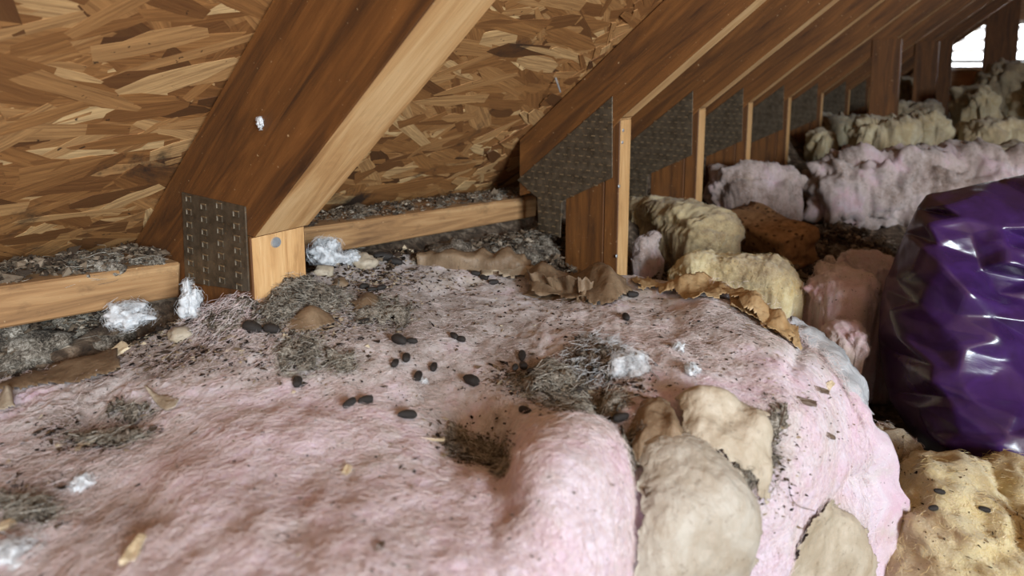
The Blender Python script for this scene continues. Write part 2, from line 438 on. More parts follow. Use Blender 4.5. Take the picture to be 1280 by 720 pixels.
# far gable wall with a louvred opening
c5 = deck_c(5)
VX0, VX1, VZ0, VZ1 = -0.185, 1.6, 0.535, 0.785
gy0, gy1 = 4.93, 4.97
zg = lambda x: c5 + SL * x if x < RIDGE_X else c5 + SL * (2 * RIDGE_X - x)
wf = tag(link_mesh('wall_front', prism([(-1.05, 0), (3.55, 0), (3.55, 0.005), (2.9, VZ0), (-0.43, VZ0), (-1.05, 0.002)], gy0, gy1, 0), M['gable']), 'far gable wall around the louvred vent', kind='structure')
link_mesh('upper_boarding', prism([(-0.13, VZ1), (2.63, VZ1), (RIDGE_X, zpk - 0.07)], gy0, gy1, 0), M['gable'], wf)
link_mesh('side_boarding', prism([(-0.43, VZ0), (VX0, VZ0), (VX0, VZ1 - 0.045), (-0.22, 0.705)], gy0, gy1, 0), M['gable'], wf)
link_mesh('side_boarding', prism([(VX1, VZ0), (2.9, VZ0), (2.63, VZ1), (VX1, VZ1)], gy0, gy1, 0), M['gable'], wf)
vent = thing('window_1', 'louvred gable vent with white slats letting daylight in', None, (0.7, 4.95, VZ0)); vent['kind'] = 'structure'
bar('window_frame', (VX0, 4.95, VZ0 - 0.012), (VX1, 4.95, VZ0 - 0.012), 0.07, 0.024, M['louvre'], vent)
bar('window_frame', (VX0, 4.95, VZ1 + 0.012), (VX1, 4.95, VZ1 + 0.012), 0.07, 0.024, M['louvre'], vent)
for x in (VX0 - 0.012, VX1 + 0.012): bar('window_frame', (x, 4.95, VZ0), (x, 4.95, VZ1), 0.024, 0.07, M['louvre'], vent, (0, 1, 0))
for k in range(4):
    z = VZ0 + 0.018 + k * 0.066
    bar('slat', (VX0, 4.96, z + 0.012), (VX1, 4.96, z + 0.012), 0.05, 0.006, M['louvre'], vent, (0, 0.45, 0.9), 0.0005)

# ------------------------------------------------------------------ trusses
def slots(plate, pts, y, me, mat, name='slot'):
    for (x, z) in pts: link_mesh(name, me, mat, plate, Matrix.Translation((x, y, z)))
def poly_plate(name, poly, y, parent, th=0.0016):
    return prism_obj(name, poly, y - th, y, M['plate'], parent, 0, 0.0004)
def inside(poly, x, z):
    c = False; n = len(poly)
    for k in range(n):
        x1, z1 = poly[k]; x2, z2 = poly[(k + 1) % n]
        if (z1 > z) != (z2 > z) and x < (x2 - x1) * (z - z1) / (z2 - z1) + x1: c = not c
    return c
lowz = lambda x, c=CLW: c + SL * x
upz = lambda x, Y: deck_c(Y) + SL * x - (0.006 if Y < 0.5 else 0.002)

# --- first truss (two-ply, with the square nail plate)
Y1, T1 = 0.300, 0.0575
t1 = thing('roof_truss', 'stout amber roof truss heel with a square nail plate and a zinc screw', 'truss', (-0.51, Y1 + T1 / 2, 0.0), 'roof trusses along the eave')
xe = -0.505
rp = [(xe, lowz(xe)), (-0.62, lowz(xe)), (-0.62, 0.24), (-0.80, 0.24), (-0.80, upz(-0.80, Y1)), (RIDGE_X, upz(RIDGE_X, Y1)), (RIDGE_X, lowz(RIDGE_X))]
prism_obj('rafter', rp, Y1, Y1 + T1, [M['amber'], M['edge']], t1, ANG)
hb = [(-0.512, 0.02), (-0.512, lowz(xe) - 0.001), (-0.618, lowz(xe) - 0.001), (-0.618, 0.02)]
blk = prism_obj('heel_block', hb, Y1 + 0.001, Y1 + T1, [M['amber'], M['edge']], t1, math.pi / 2)
q = [ony(229, 240, Y1), ony(308, 258, Y1), ony(313, 364, Y1), ony(233, 352, Y1)]
pp1 = [(p[0], p[2]) for p in q]
pl = poly_plate('nail_plate', pp1, Y1, t1)
def pocket_me(sx, sy, sz):
    bm = bmesh.new(); bmesh.ops.create_cube(bm, size=1); bmesh.ops.scale(bm, vec=(sx, sy, sz), verts=bm.verts)
    f = min(bm.faces, key=lambda q: q.calc_center_median().y)
    bmesh.ops.inset_region(bm, faces=[f], thickness=0.0009, depth=0)
    bmesh.ops.translate(bm, verts=f.verts, vec=(0, sy * 0.9, 0))
    me = bpy.data.meshes.new('slot'); bm.to_mesh(me); bm.free(); return me
sl_me = pocket_me(0.0088, 0.0016, 0.0052); tooth_me = box_me(0.009, 0.0014, 0.0012, 0.0003)
for k in range(4):
    for j in range(7):
        fu = (k + 0.5) / 4; fv = (j + 0.5 + (0.25 if k % 2 else -0.1)) / 7
        a = np.array(pp1[0]) * (1 - fu) + np.array(pp1[1]) * fu; b = np.array(pp1[3]) * (1 - fu) + np.array(pp1[2]) * fu
        p = a * (1 - fv) + b * fv
        link_mesh('slot', sl_me, M['plate'], pl, Matrix.Translation((p[0], Y1 - 0.0018, p[1])))
        link_mesh('tooth', tooth_me, M['tooth'], pl, Matrix.Translation((p[0], Y1 - 0.0020, p[1] + 0.0027)))
# screw on the block's end face
bm = bmesh.new()
bmesh.ops.create_cone(bm, segments=20, radius1=0.0052, radius2=0.0046, depth=0.0016, cap_ends=True)
me = bpy.data.meshes.new('screw'); bm.to_mesh(me); bm.free()
sp = onx(345, 303, -0.5115)
ms = Matrix.Translation((-0.5112, sp[1], sp[2])) @ Matrix.Rotation(math.pi / 2, 4, 'Y')
scr = link_mesh('screw', me, M['zinc'], blk, ms)
# --- second truss and the ones behind
def far_truss(Y, th, label, mx, c=CLW, detail=True, web=None):
    """heel: rafter with a plumb end, slanted nail plate, wedge and post"""
    t = thing('roof_truss', label, 'truss', (-0.42, Y + th / 2, 0.0), 'roof trusses along the eave')
    xl = -0.592
    rp = [(-0.412, lowz(-0.412, c)), (-0.50, 0.33), (xl, 0.30), (xl, upz(xl, Y)), (RIDGE_X, upz(RIDGE_X, Y)), (RIDGE_X, lowz(RIDGE_X, c))]
    prism_obj('rafter', rp, Y, Y + th, [M['amber'], M['edge']], t, ANG)
    prism_obj('post', [(-0.414, 0.02), (-0.414, lowz(-0.414, c) - 0.001), (-0.437, lowz(-0.437, c) - 0.001), (-0.437, 0.02)], Y + 0.001, Y + th, [M['amber'], M['edge']], t, math.pi / 2)
    prism_obj('wedge', [(-0.438, 0.02), (-0.438, 0.36), (-0.505, 0.325), (-0.505, 0.02)], Y + 0.002, Y + th - 0.001, [M['amber'], M['edge']], t, math.pi / 2)
    pz = [(647, 225), (766, 120), (766, 222), (703, 251), (701, 297), (674, 287), (672, 247)]
    pp = [(p[0], p[2]) for p in [ony(*w, Y2) for w in pz]]
    plt = poly_plate('nail_plate', pp, Y, t)
    # each punched slot joined into the plate's tooth rows
    V = []; F = []; k = 0
    tm = box_me(0.006, 0.0012, 0.0016, 0)
    tv = np.array([v.co for v in tm.vertices]); tf = np.array([list(p.vertices) for p in tm.polygons])
    x0, x1 = min(p[0] for p in pp), max(p[0] for p in pp); z0, z1 = min(p[1] for p in pp), max(p[1] for p in pp)
    j = 0
    for zz in np.arange(z0 + 0.006, z1, 0.0105):
        j += 1
        for xx in np.arange(x0 + 0.004 + 0.006 * (j % 2), x1, 0.0135):
            if inside(pp, xx, zz): V.append(tv + [xx, Y - 0.0019, zz]); F.append(tf + 8 * k); k += 1
    if detail and k: tag(link_mesh('tooth_rows', np_mesh('tooth_rows', np.concatenate(V), np.concatenate(F)), M['tooth'], plt), kind='stuff')
    if detail == 2:
        for (u, v) in ((779, 163), (778, 178), (774, 233), (771, 320)):
            p = onx(u, v, -0.4138)
            bm = bmesh.new(); bmesh.ops.create_cone(bm, segments=10, radius1=0.0028, radius2=0.0022, depth=0.001, cap_ends=True)
            me = bpy.data.meshes.new('staple_head'); bm.to_mesh(me); bm.free()
            link_mesh('nail_head', me, M['zinc'], t, Matrix.Translation((-0.4137, p[1], p[2])) @ Matrix.Rotation(math.pi / 2, 4, 'Y'))
    if web:
        for (a, b, w, d) in web: bar('web_post', a, b, w, d, [M['amber']], t, (0, 1, 0))
    return t
Y2 = 0.82
far_truss(Y2, 0.037, 'amber roof truss whose pale heel post has a slanted toothed plate beside it', 0, detail=2)
far_truss(1.135, 0.037, 'amber roof truss next behind the one with the slanted toothed plate', 0)
far_truss(1.44, 0.037, 'dim brown roof truss third beyond the square nail plate', 0)
p1a = ony(1104, 172, 2.25); p1b = ony(1117, -40, 2.25)
far_truss(2.23, 0.04, 'dim roof truss with a tall dark web post standing in the insulation', 0, detail=False,
          web=[((p1a[0], 2.25, 0.02), (p1b[0], 2.25, lowz(p1b[0]) + 0.02), 0.075, 0.05)])
far_truss(1.80, 0.037, 'dim roof truss just before the tall dark web post', 0, detail=False)
p2a = ony(1158, 115, 3.3); p2b = ony(1167, -30, 3.3)
far_truss(3.28, 0.04, 'far dark roof truss with a square post near the gable vent', 0, detail=False,
          web=[((p2a[0], 3.3, 0.02), (p2b[0], 3.3, lowz(p2b[0]) + 0.02), 0.085, 0.06)])
p3a = ony(1180, 105, 4.1); p3b = ony(1185, 20, 4.1)
far_truss(4.08, 0.04, 'far roof truss with a short web post beside the gable vent', 0, detail=False,
          web=[((p3a[0], 4.1, 0.02), (p3b[0], 4.1, lowz(p3b[0]) + 0.03), 0.07, 0.05), ((p3a[0] - 0.02, 4.1, 0.75), (p3a[0] - 0.25, 4.1, 0.98 - 0.25), 0.06, 0.05)])
far_truss(2.75, 0.04, 'far dark roof truss between the two dark posts', 0, detail=False)
p4a = ony(1250, 95, 4.6); p4b = ony(1258, -40, 4.6)
far_truss(4.58, 0.04, 'last roof truss with a wide post standing before the gable vent', 0, detail=False,
          web=[((p4a[0], 4.6, 0.02), (p4b[0], 4.6, 1.12), 0.155, 0.05)])

# --- boards along the eave
BOARD = []
def eave_board(a, b, zt0, zt1, label, h=0.04, d=0.07):
    """a, b world (x,y) of the top front edge ends; the board stretches away from the attic"""
    A = Vector((a[0] - d / 2, a[1], zt0 - h / 2)); B = Vector((b[0] - d / 2, b[1], zt1 - h / 2))
    p0 = np.array([a[0], a[1], zt0]); p1 = np.array([b[0], b[1], zt1]); BOARD.append(lambda t_: p0 + (p1 - p0) * t_)
    o = bar('blocking_board', A, B, d, h, M['board'], None, (0, 0, 1), 0.002)
    return tag(o, label, 'board', 'boards along the eave')
a = onx(-60, 367, -0.640); b = onx(224, 328, -0.640)
eave_board((-0.640, a[1]), (-0.640, b[1]), a[2], b[2], 'weathered eave board with debris on top, running up to the square nail plate', 0.036, 0.075)
a = onx(376, 286, -0.640); b = onx(672, 245, -0.610)
eave_board((-0.640, a[1]), (-0.610, b[1]), a[2], b[2], 'weathered eave board between the square plate and the slanted toothed plate', 0.036, 0.075)

# ------------------------------------------------------------------ big pink batt
CP = [ # u, v, z : what the surface passes through
 (-160, 520, .225), (-100, 505, .235), (0, 478, .243), (60, 462, .248), (150, 440, .258), (230, 405, .272), (300, 374, .288), (345, 358, .296), (380, 345, .292), (430, 326, .282), (480, 318, .276),
 (560, 322, .265), (620, 332, .258), (700, 342, .258), (780, 347, .265), (850, 352, .272), (930, 377, .274), (1000, 414, .270), (1040, 457, .258), (1075, 522, .230), (1086, 590, .185), (1098, 700, .115), (1102, 790, .07),
 (-100, 620, .255), (0, 600, .262), (100, 560, .262), (200, 480, .268), (300, 430, .281), (400, 400, .283), (500, 380, .273), (600, 390, .264), (700, 400, .268), (800, 400, .276), (900, 430, .280),
 (-100, 800, .26), (0, 720, .268), (150, 650, .272), (300, 560, .278), (400, 480, .276), (500, 470, .270), (600, 470, .265), (700, 460, .270), (800, 450, .280), (900, 500, .281), (1000, 500, .268),
 (150, 800, .285), (300, 720, .290), (400, 620, .285), (500, 560, .272), (560, 640, .276), (600, 560, .262), (450, 800, .295), (600, 760, .277), (600, 800, .272),
 (700, 530, .285), (700, 600, .291), (700, 700, .266), (700, 800, .236), (780, 560, .276), (775, 640, .262), (780, 720, .238), (780, 800, .208),
 (860, 560, .270), (870, 640, .252), (870, 720, .222), (870, 800, .188), (950, 560, .262), (950, 640, .236), (950, 720, .19), (950, 800, .15),
 (1020, 560, .242), (1020, 640, .196), (1010, 720, .148), (1010, 800, .105), (1060, 620, .19), (1060, 720, .125), (1060, 800, .085)]
CP = np.array(CP, float)
_rz = ray(CP[:, 0], CP[:, 1])[:, 2]
_dep = (CP[:, 2] - EYE) / _rz * FPX
_inv = 1 / _dep
def _tps(r2): return np.where(r2 > 0, r2 * np.log(r2 + 1e-12), 0)
_s = 400.0
_X = CP[:, :2] / _s
_K = _tps(((_X[:, None] - _X[None]) ** 2).sum(-1)) + np.eye(len(_X)) * 0.02
_Pm = np.hstack([np.ones((len(_X), 1)), _X])
_A = np.block([[_K, _Pm], [_Pm.T, np.zeros((3, 3))]])
_sol = np.linalg.solve(_A, np.concatenate([_inv, np.zeros(3)]))
def inv_depth(u, v):
    sh = np.shape(u); X = np.stack([np.ravel(u), np.ravel(v)], -1) / _s
    out = np.empty(len(X))
    for k in range(0, len(X), 60000):
        x = X[k:k + 60000]
        out[k:k + 60000] = _tps(((x[:, None] - _X[None]) ** 2).sum(-1)) @ _sol[:-3] + _sol[-3] + x @ _sol[-2:]
    return out.reshape(sh)
TOPU = np.array([-160, -100, 0, 60, 150, 230, 300, 345, 380, 430, 480, 560, 620, 700, 780, 850, 930, 1000, 1040, 1075, 1086, 1098, 1102.])
TOPV = np.array([520, 505, 478, 462, 440, 405, 374, 358, 345, 326, 318, 322, 332, 342, 347, 352, 377, 414, 457, 522, 590, 700, 760.])
def topv(u): return np.interp(u, TOPU, TOPV)
def segd(u, v, pts):
    best = np.full(np.shape(u), 1e9)
    for (a, b), (c, d) in zip(pts[:-1], pts[1:]):
        L = (c - a) ** 2 + (d - b) ** 2
        t_ = np.clip(((u - a) * (c - a) + (v - b) * (d - b)) / L, 0, 1)
        best = np.minimum(best, np.hypot(u - a - t_ * (c - a), v - b - t_ * (d - b)))
    return best
def blob(u, v, cu, cv, ru, rv, p=1.0):
    r2 = ((u - cu) / ru) ** 2 + ((v - cv) / rv) ** 2
    return np.exp(-r2 * p)
def features(u, v):
    h = 0.0
    r2 = ((u - 715) / 98) ** 2 + ((np.maximum(v, 615) - 615) / 400 + (np.minimum(v, 615) - 615) / 105) ** 2
    h = h + 0.012 * np.clip(1 - r2, 0, 1) ** 0.8
    h = h - 0.012 * blob(u, v, 592, 545, 38, 32)
    h = h - 0.008 * np.exp(-(segd(u, v, [(600, 520), (628, 575), (640, 640)]) / 22) ** 2)
    h = h - 0.014 * np.exp(-(segd(u, v, [(745, 500), (785, 540), (798, 600), (797, 680), (790, 790)]) / 12) ** 2)
    h = h + 0.010 * blob(u, v, 872, 650, 70, 110)
    h = h - 0.012 * np.exp(-(segd(u, v, [(968, 560), (958, 620), (945, 700), (940, 790)]) / 15) ** 2)
    h = h + 0.006 * np.exp(-(segd(u, v, [(880, 400), (960, 450), (1000, 520), (1000, 600)]) / 26) ** 2)
    h = h - 0.004 * np.exp(-(segd(u, v, [(1010, 420), (985, 470), (1003, 520), (990, 560)]) / 10) ** 2)
    h = h - 0.008 * blob(u, v, 720, 490, 40, 20)
    h = h - 0.006 * blob(u, v, 655, 465, 26, 26)
    h = h + 0.006 * blob(u, v, 260, 640, 120, 50) - 0.005 * blob(u, v, 190, 640, 40, 40) - 0.006 * blob(u, v, 130, 530, 60, 22)
    h = h + 0.005 * blob(u, v, 460, 650, 80, 70) - 0.004 * blob(u, v, 380, 690, 30, 60)
    h = h - 0.012 * np.exp(-(segd(u, v, [(1075, 600), (1050, 640), (1010, 690), (985, 760)]) / 12) ** 2)
    return h
def base_surf(u, v):
    return at(u, v, 1 / inv_depth(u, v))
NU, NV, NS = 640, 300, 26
us = np.linspace(-160, 1100, NU)
tt = np.linspace(0, 1, NV)
UU = np.repeat(us[:, None], NV, 1)
VV = topv(UU) + (790 - topv(UU)) * tt[None]
G = base_surf(UU, VV)
N = grid_normals(G)
if N[NU // 2, NV // 2, 2] < 0: N = -N
disp = features(UU, VV)
disp = disp + 0.0050 * fbm(G * 14, 3) + 0.0011 * fbm(G * 60 + 9, 3) + 0.0006 * fbm(G * 240 + 3, 3)
rough_zone = np.clip(blob(UU, VV, 330, 400, 150, 70) + blob(UU, VV, 720, 450, 110, 60) + blob(UU, VV, 90, 500, 150, 50), 0, 1)
disp = disp + rough_zone * 0.003 * fbm(G * 110 + 31, 3)
G = G + N * disp[..., None]
# skirt folding down behind
back = G[:, 0]
hd = back - CAM; hd[:, 2] = 0; hd /= np.linalg.norm(hd, axis=1)[:, None]
right = sstep(960, 1060, us)[:, None]
hd = hd * (1 - right) + right * (hd * 0.5 + RT * 0.9)
S = []
for k in range(NS, 0, -1):
    a = k / NS * math.pi / 2
    z = back[:, 2] - (back[:, 2] - 0.03) * (1 - math.cos(a)) ** 0.9
    S.append(np.concatenate([(back + hd * 0.055 * math.sin(a))[:, :2], z[:, None]], 1))
S = np.stack(S, 1); S = S + 0.004 * fbm(S * 40, 3)[..., None] * np.array([1, 1, 0.3])
FG = np.concatenate([S, G], 1)
FUU = np.concatenate([np.repeat(us[:, None], NS, 1), UU], 1); FVV = np.concatenate([np.repeat(topv(us)[:, None], NS, 1), VV], 1)
def dirt_f(u, v, P):
    d = (0.08 + 0.38 * sstep(510, 400, v) + 0.16 * sstep(300, 60, u) + 0.95 * blob(u, v, 380, 385, 120, 45) + 0.8 * blob(u, v, 200, 450, 190, 40) + 0.8 * blob(u, v, 120, 540, 100, 40) + 0.5 * blob(u, v, 40, 640, 80, 80)
       + 0.75 * blob(u, v, 720, 470, 110, 40) + 0.22 * blob(u, v, 650, 380, 160, 34) + 0.75 * blob(u, v, 590, 548, 55, 40) + 0.5 * blob(u, v, 160, 640, 60, 60)
       + 0.35 * blob(u, v, 900, 420, 100, 40) + 0.5 * blob(u, v, 470, 410, 90, 50) + 0.45 * blob(u, v, 740, 530, 60, 24) + 0.30 * blob(u, v, 715, 540, 60, 36) + 0.5 * blob(u, v, 960, 560, 30, 80) + 0.3 * blob(u, v, 540, 500, 120, 60))
    return d + 0.42 * fbm(P * 24 + 5, 4)
def tan_f(u, v, P):
    return (0.5 * blob(u, v, 830, 370, 160, 26) + 0.9 * blob(u, v, 1040, 680, 50, 70) + 0.5 * blob(u, v, 970, 420, 40, 30) + 0.5 * blob(u, v, 560, 350, 90, 20) + 0.8 * blob(u, v, 930, 540, 40, 60)) + 0.25 * fbm(P * 30 + 1, 2)
Dm = dirt_f(FUU, FVV, FG); Tm = tan_f(FUU, FVV, FG)
Fq = grid_faces(NU, NV + NS)
me = np_mesh('pink_fibreglass_sheet', FG.reshape(-1, 3), Fq, {'dirt': Dm.ravel(), 'tan': Tm.ravel()})
batt = thing('insulation_batt', 'large pink fibreglass batt strewn with droppings, torn kraft paper on its edge', 'insulation', tuple(base_surf(np.array(500.), np.array(520.)) * [1, 1, 0]))
bsurf = link_mesh('fibreglass_body', me, M['pink'], batt, None, True)
NG = grid_normals(G)
if NG[NU // 2, NV // 2, 2] < 0: NG = -NG
def surf(u, v):
    """point and normal of the finished batt surface at (u, v)"""
    u = np.asarray(u, float); v = np.asarray(v, float)
    fu = np.clip((u + 160) / 1260 * (NU - 1), 0, NU - 1.001); tv = np.clip((v - topv(u)) / (790 - topv(u)), 0, 0.9999) * (NV - 1)
    i = fu.astype(int); j = tv.astype(int); a = (fu - i)[..., None]; b = (tv - j)[..., None]
    p = G[i, j] * (1 - a) * (1 - b) + G[i + 1, j] * a * (1 - b) + G[i, j + 1] * (1 - a) * b + G[i + 1, j + 1] * a * b
    return p, NG[i, j]

GS = G.copy()
for _ in range(60):
    GS[1:-1] = (GS[:-2] + 2 * GS[1:-1] + GS[2:]) / 4; GS[:, 1:-1] = (GS[:, :-2] + 2 * GS[:, 1:-1] + GS[:, 2:]) / 4
NGS = grid_normals(GS)
if NGS[NU // 2, NV // 2, 2] < 0: NGS = -NGS
def surf_s(u, v):
    fu = np.clip((u + 160) / 1260 * (NU - 1), 0, NU - 1.001); tv = np.clip((v - topv(u)) / (790 - topv(u)), 0, 0.9999) * (NV - 1)
    i = fu.astype(int); j = tv.astype(int); a = (fu - i)[..., None]; b = (tv - j)[..., None]
    q = lambda A: A[i, j] * (1 - a) * (1 - b) + A[i + 1, j] * a * (1 - b) + A[i, j + 1] * (1 - a) * b + A[i + 1, j + 1] * a * b
    return q(GS), q(NGS)
# ------------------------------------------------------------------ fibres and grains
def fibres_mesh(P, Nn, L, rad, lift, wob=0.5, seg=4, tang=None):
    """thin three-sided curved fibres rooted at P"""
    n = len(P)
    t_ = rng.normal(size=(n, 3)) if tang is None else tang + rng.normal(size=(n, 3)) * 0.4
    t_ = t_ - Nn * (t_ * Nn).sum(1)[:, None]; t_ /= np.linalg.norm(t_, axis=1)[:, None] + 1e-9
    b_ = np.cross(Nn, t_)
    L = np.asarray(L); ks = np.linspace(0, 1, seg)
    cur = rng.normal(0, wob, n); cur2 = rng.normal(0, wob, n); lf = np.abs(rng.normal(0, lift, n))
    pts = []
    for k in ks:
        s = k - 0.5
        pts.append(P + t_ * (s * L)[:, None] + b_ * (L * (cur * (s * s - 0.08) + cur2 * 2 * (s ** 3)))[:, None] + Nn * (L * lf * k * (1.6 - k) + 0.0004)[:, None])
    pts = np.stack(pts, 1)                     # n, seg, 3
    ring = []
    for a in (0, 2.094, 4.189):
        ring.append(pts + (b_ * math.cos(a) + Nn * math.sin(a))[:, None] * rad)
    V = np.stack(ring, 2).reshape(-1, 3)       # n, seg, 3
    f = []
    for s in range(seg - 1):
        for a in range(3):
            f.append((s * 3 + a, s * 3 + (a + 1) % 3, (s + 1) * 3 + (a + 1) % 3, (s + 1) * 3 + a))
    f = np.array(f); F = (f[None] + (np.arange(n) * seg * 3)[:, None, None]).reshape(-1, 4)
    r = np.repeat(rng.uniform(0, 1, n), seg * 3)
    return np_mesh('fibres', V, F, {'rnd': r})
def grains_mesh(P, size, flat=0.7, elong=1.0, rr=None, bias=0.0):
    """irregular eight-faced crumbs"""
    n = len(P); size = np.broadcast_to(size, (n,))
    o = np.array([(1, 0, 0), (-1, 0, 0), (0, 1, 0), (0, -1, 0), (0, 0, 1), (0, 0, -1)], float)
    V = o[None] * rng.uniform(0.45, 1.0, (n, 6, 1)) + rng.normal(0, 0.16, (n, 6, 3))
    V = V * np.stack([rng.uniform(0.8, 1.0 + elong, n), rng.uniform(0.5, 1.0, n), rng.uniform(0.3, flat, n)], 1)[:, None]
    a = rng.uniform(0, 6.28, n); tl = rng.normal(0, 0.5, n); ca, sa = np.cos(a), np.sin(a); cb, sb = np.cos(tl), np.sin(tl)
    x, y, z = V[..., 0], V[..., 1], V[..., 2]
    y, z = y * cb[:, None] - z * sb[:, None], y * sb[:, None] + z * cb[:, None]
    x, y = x * ca[:, None] - y * sa[:, None], x * sa[:, None] + y * ca[:, None]
    V = np.stack([x, y, z], -1) * size[:, None, None] * 0.5 + P[:, None]
    f = np.array([(0, 2, 4), (2, 1, 4), (1, 3, 4), (3, 0, 4), (2, 0, 5), (1, 2, 5), (3, 1, 5), (0, 3, 5)])
    F = (f[None] + (np.arange(n) * 6)[:, None, None]).reshape(-1, 3)
    r = rng.uniform(0, 1, n) ** 1.3 if rr is None else rr
    return np_mesh('crumbs', V.reshape(-1, 3), F, {'rnd': np.repeat(np.clip(r + bias, 0, 1), 6)})

n = 36000
fu = rng.uniform(-120, 1085, n); fv = topv(fu) + (rng.uniform(0, 1, n) ** 0.85) * (760 - topv(fu))
P, Nn = surf(fu, fv)
tag(link_mesh('loose_fibres', fibres_mesh(P, Nn, rng.uniform(0.004, 0.018, n), 0.00006, 0.06, 0.9, 4), M['fibre'], batt), 'fine pale glass fibres on the pink batt', kind='stuff')
hz = [(420, 520, 90, 40, 1300), (860, 440, 90, 40, 900), (770, 425, 60, 26, 800), (250, 560, 140, 60, 1200), (720, 590, 60, 60, 700), (960, 500, 60, 60, 500), (400, 640, 160, 60, 900), (340, 440, 60, 30, 600)]
fu = np.concatenate([rng.normal(a, c * 0.6, n) for a, b, c, d, n in hz]); fv = np.concatenate([rng.normal(b, d * 0.6, n) for a, b, c, d, n in hz])
fu = np.clip(fu, -150, 1080); fv = np.clip(fv, topv(fu) + 2, 770)
P, Nn = surf(fu, fv)
tag(link_mesh('fluffed_fibres', fibres_mesh(P, Nn, rng.uniform(0.004, 0.016, len(P)), 0.00006, 0.10, 1.2, 4), M['fibre'], batt), kind='stuff')
n = 700
fu = rng.uniform(880, 1096, n); fv = topv(fu) + rng.uniform(0, 5, n)
P, Nn = surf(fu, fv)
tag(link_mesh('edge_fibres', fibres_mesh(P, Nn, rng.uniform(0.004, 0.014, n), 0.00009, 0.9, 0.6), M['fibre'], batt), kind='stuff')
# small crumbs strewn over the batt
spots = [(380, 385, 110, 34, 1500, .0034), (200, 440, 160, 26, 900, .0032), (110, 545, 60, 18, 340, .0038), (720, 480, 70, 24, 1000, .0030), (590, 545, 34, 22, 480, .0034), (660, 390, 190, 30, 420, .0022),
         (500, 440, 160, 60, 300, .0018), (900, 430, 110, 50, 240, .0022), (965, 570, 18, 60, 260, .0026), (1010, 500, 60, 70, 90, .0018), (350, 520, 300, 120, 420, .0016), (560, 640, 300, 70, 130, .0016),
         (20, 620, 60, 60, 120, .0032), (560, 350, 100, 18, 420, .0030), (455, 345, 60, 16, 420, .0042), (640, 470, 30, 18, 150, .0028), (210, 400, 60, 22, 400, .0045), (360, 410, 60, 40, 500, .0040)]
PP = []; SS = []
for (cu, cv, ru, rv, n, s) in spots:
    gu = rng.normal(cu, ru * 0.6, n); gv = np.maximum(rng.normal(cv, rv * 0.6, n), topv(gu) + 1)
    ok = (gu > -150) & (gu < 1088); gu, gv = gu[ok], gv[ok]
    P, Nn = surf(gu, gv); PP.append(P + Nn * 0.0006); SS.append(s * rng.lognormal(-0.1, 0.45, len(P)))
tag(link_mesh('dust_crumbs', grains_mesh(np.concatenate(PP), np.concatenate(SS), 0.7, 1.4), M['grain']), 'dark dust crumbs and grit scattered over the pink batt', 'debris', kind='stuff')
def drape(name, poly, off, mat, parent=None, lifts=(), crinkle=0.002, jag=3.0, step=2.5, label=None, cat=None, thick=0.0004, group=None, seed=0, smooth=True, rad=22, rough=0.0):
    """paper lying on the batt: outline in (u, v), lifted where given"""
    poly = np.array(poly, float)
    u0, v0 = poly.min(0) - 4; u1, v1 = poly.max(0) + 4
    gu = np.arange(u0, u1, step); gv = np.arange(v0, v1, step)
    U, Vv = np.meshgrid(gu, gv, indexing='ij')
    # distance-signed inside with jagged noise
    nz = np.stack([U * 0.05, Vv * 0.05, np.full(U.shape, seed * 3.1)], -1)
    Uj = U + jag * fbm(nz, 3); Vj = Vv + jag * fbm(nz + 40, 3)
    ins = np.zeros(U.shape, bool); m = len(poly)
    for k in range(m):
        x1, y1 = poly[k]; x2, y2 = poly[(k + 1) % m]
        cond = ((y1 > Vj) != (y2 > Vj)) & (Uj < (x2 - x1) * (Vj - y1) / (y2 - y1 + 1e-9) + x1)
        ins ^= cond
    ed = segd(U, Vv, list(map(tuple, poly)) + [tuple(poly[0])])
    p, nn = (surf_s if smooth else surf)(U, np.maximum(Vv, topv(U)))
    # smooth base below the paper
    nn = nn * 0.5 + np.array([0, 0, 1]) * 0.5; nn /= np.linalg.norm(nn, axis=-1)[..., None]
    h = off * np.sqrt(sstep(-2, rad, ed)) + 0.0014
    h = h + crinkle * pnoise(p * np.array([30, 30, 10]) + seed * 5.3) + crinkle * 0.7 * (0.4 - np.abs(pnoise(p * np.array([52, 52, 20]) + seed * 2.7))) + crinkle * 0.25 * fbm(p * 150 + seed, 2)
    if rough: h = h + rough * fbm(p * 90 + seed, 4) * sstep(-2, 14, ed) + rough * 0.6 * pnoise(p * 320)
    for (lu, lv, ru, rv, lh) in lifts: h = h + lh * blob(U, Vv, lu, lv, ru, rv)
    p = p + nn * h[..., None]
    idx = -np.ones(U.shape, int); keep = ins
    cell = keep[:-1, :-1] & keep[1:, :-1] & keep[1:, 1:] & keep[:-1, 1:]
    a = np.arange(U.size).reshape(U.shape)
    F = np.stack([a[:-1, :-1], a[1:, :-1], a[1:, 1:], a[:-1, 1:]], -1)[cell]
    used = np.unique(F); rm = -np.ones(U.size, int); rm[used] = np.arange(len(used))
    me = np_mesh(name, p.reshape(-1, 3)[used], rm[F])
    o = link_mesh(name, me, mat, parent, None, True)
    md = o.modifiers.new('thickness', 'SOLIDIFY'); md.thickness = thick; md.offset = 1
    if label: tag(o, label, cat, group)
    return o
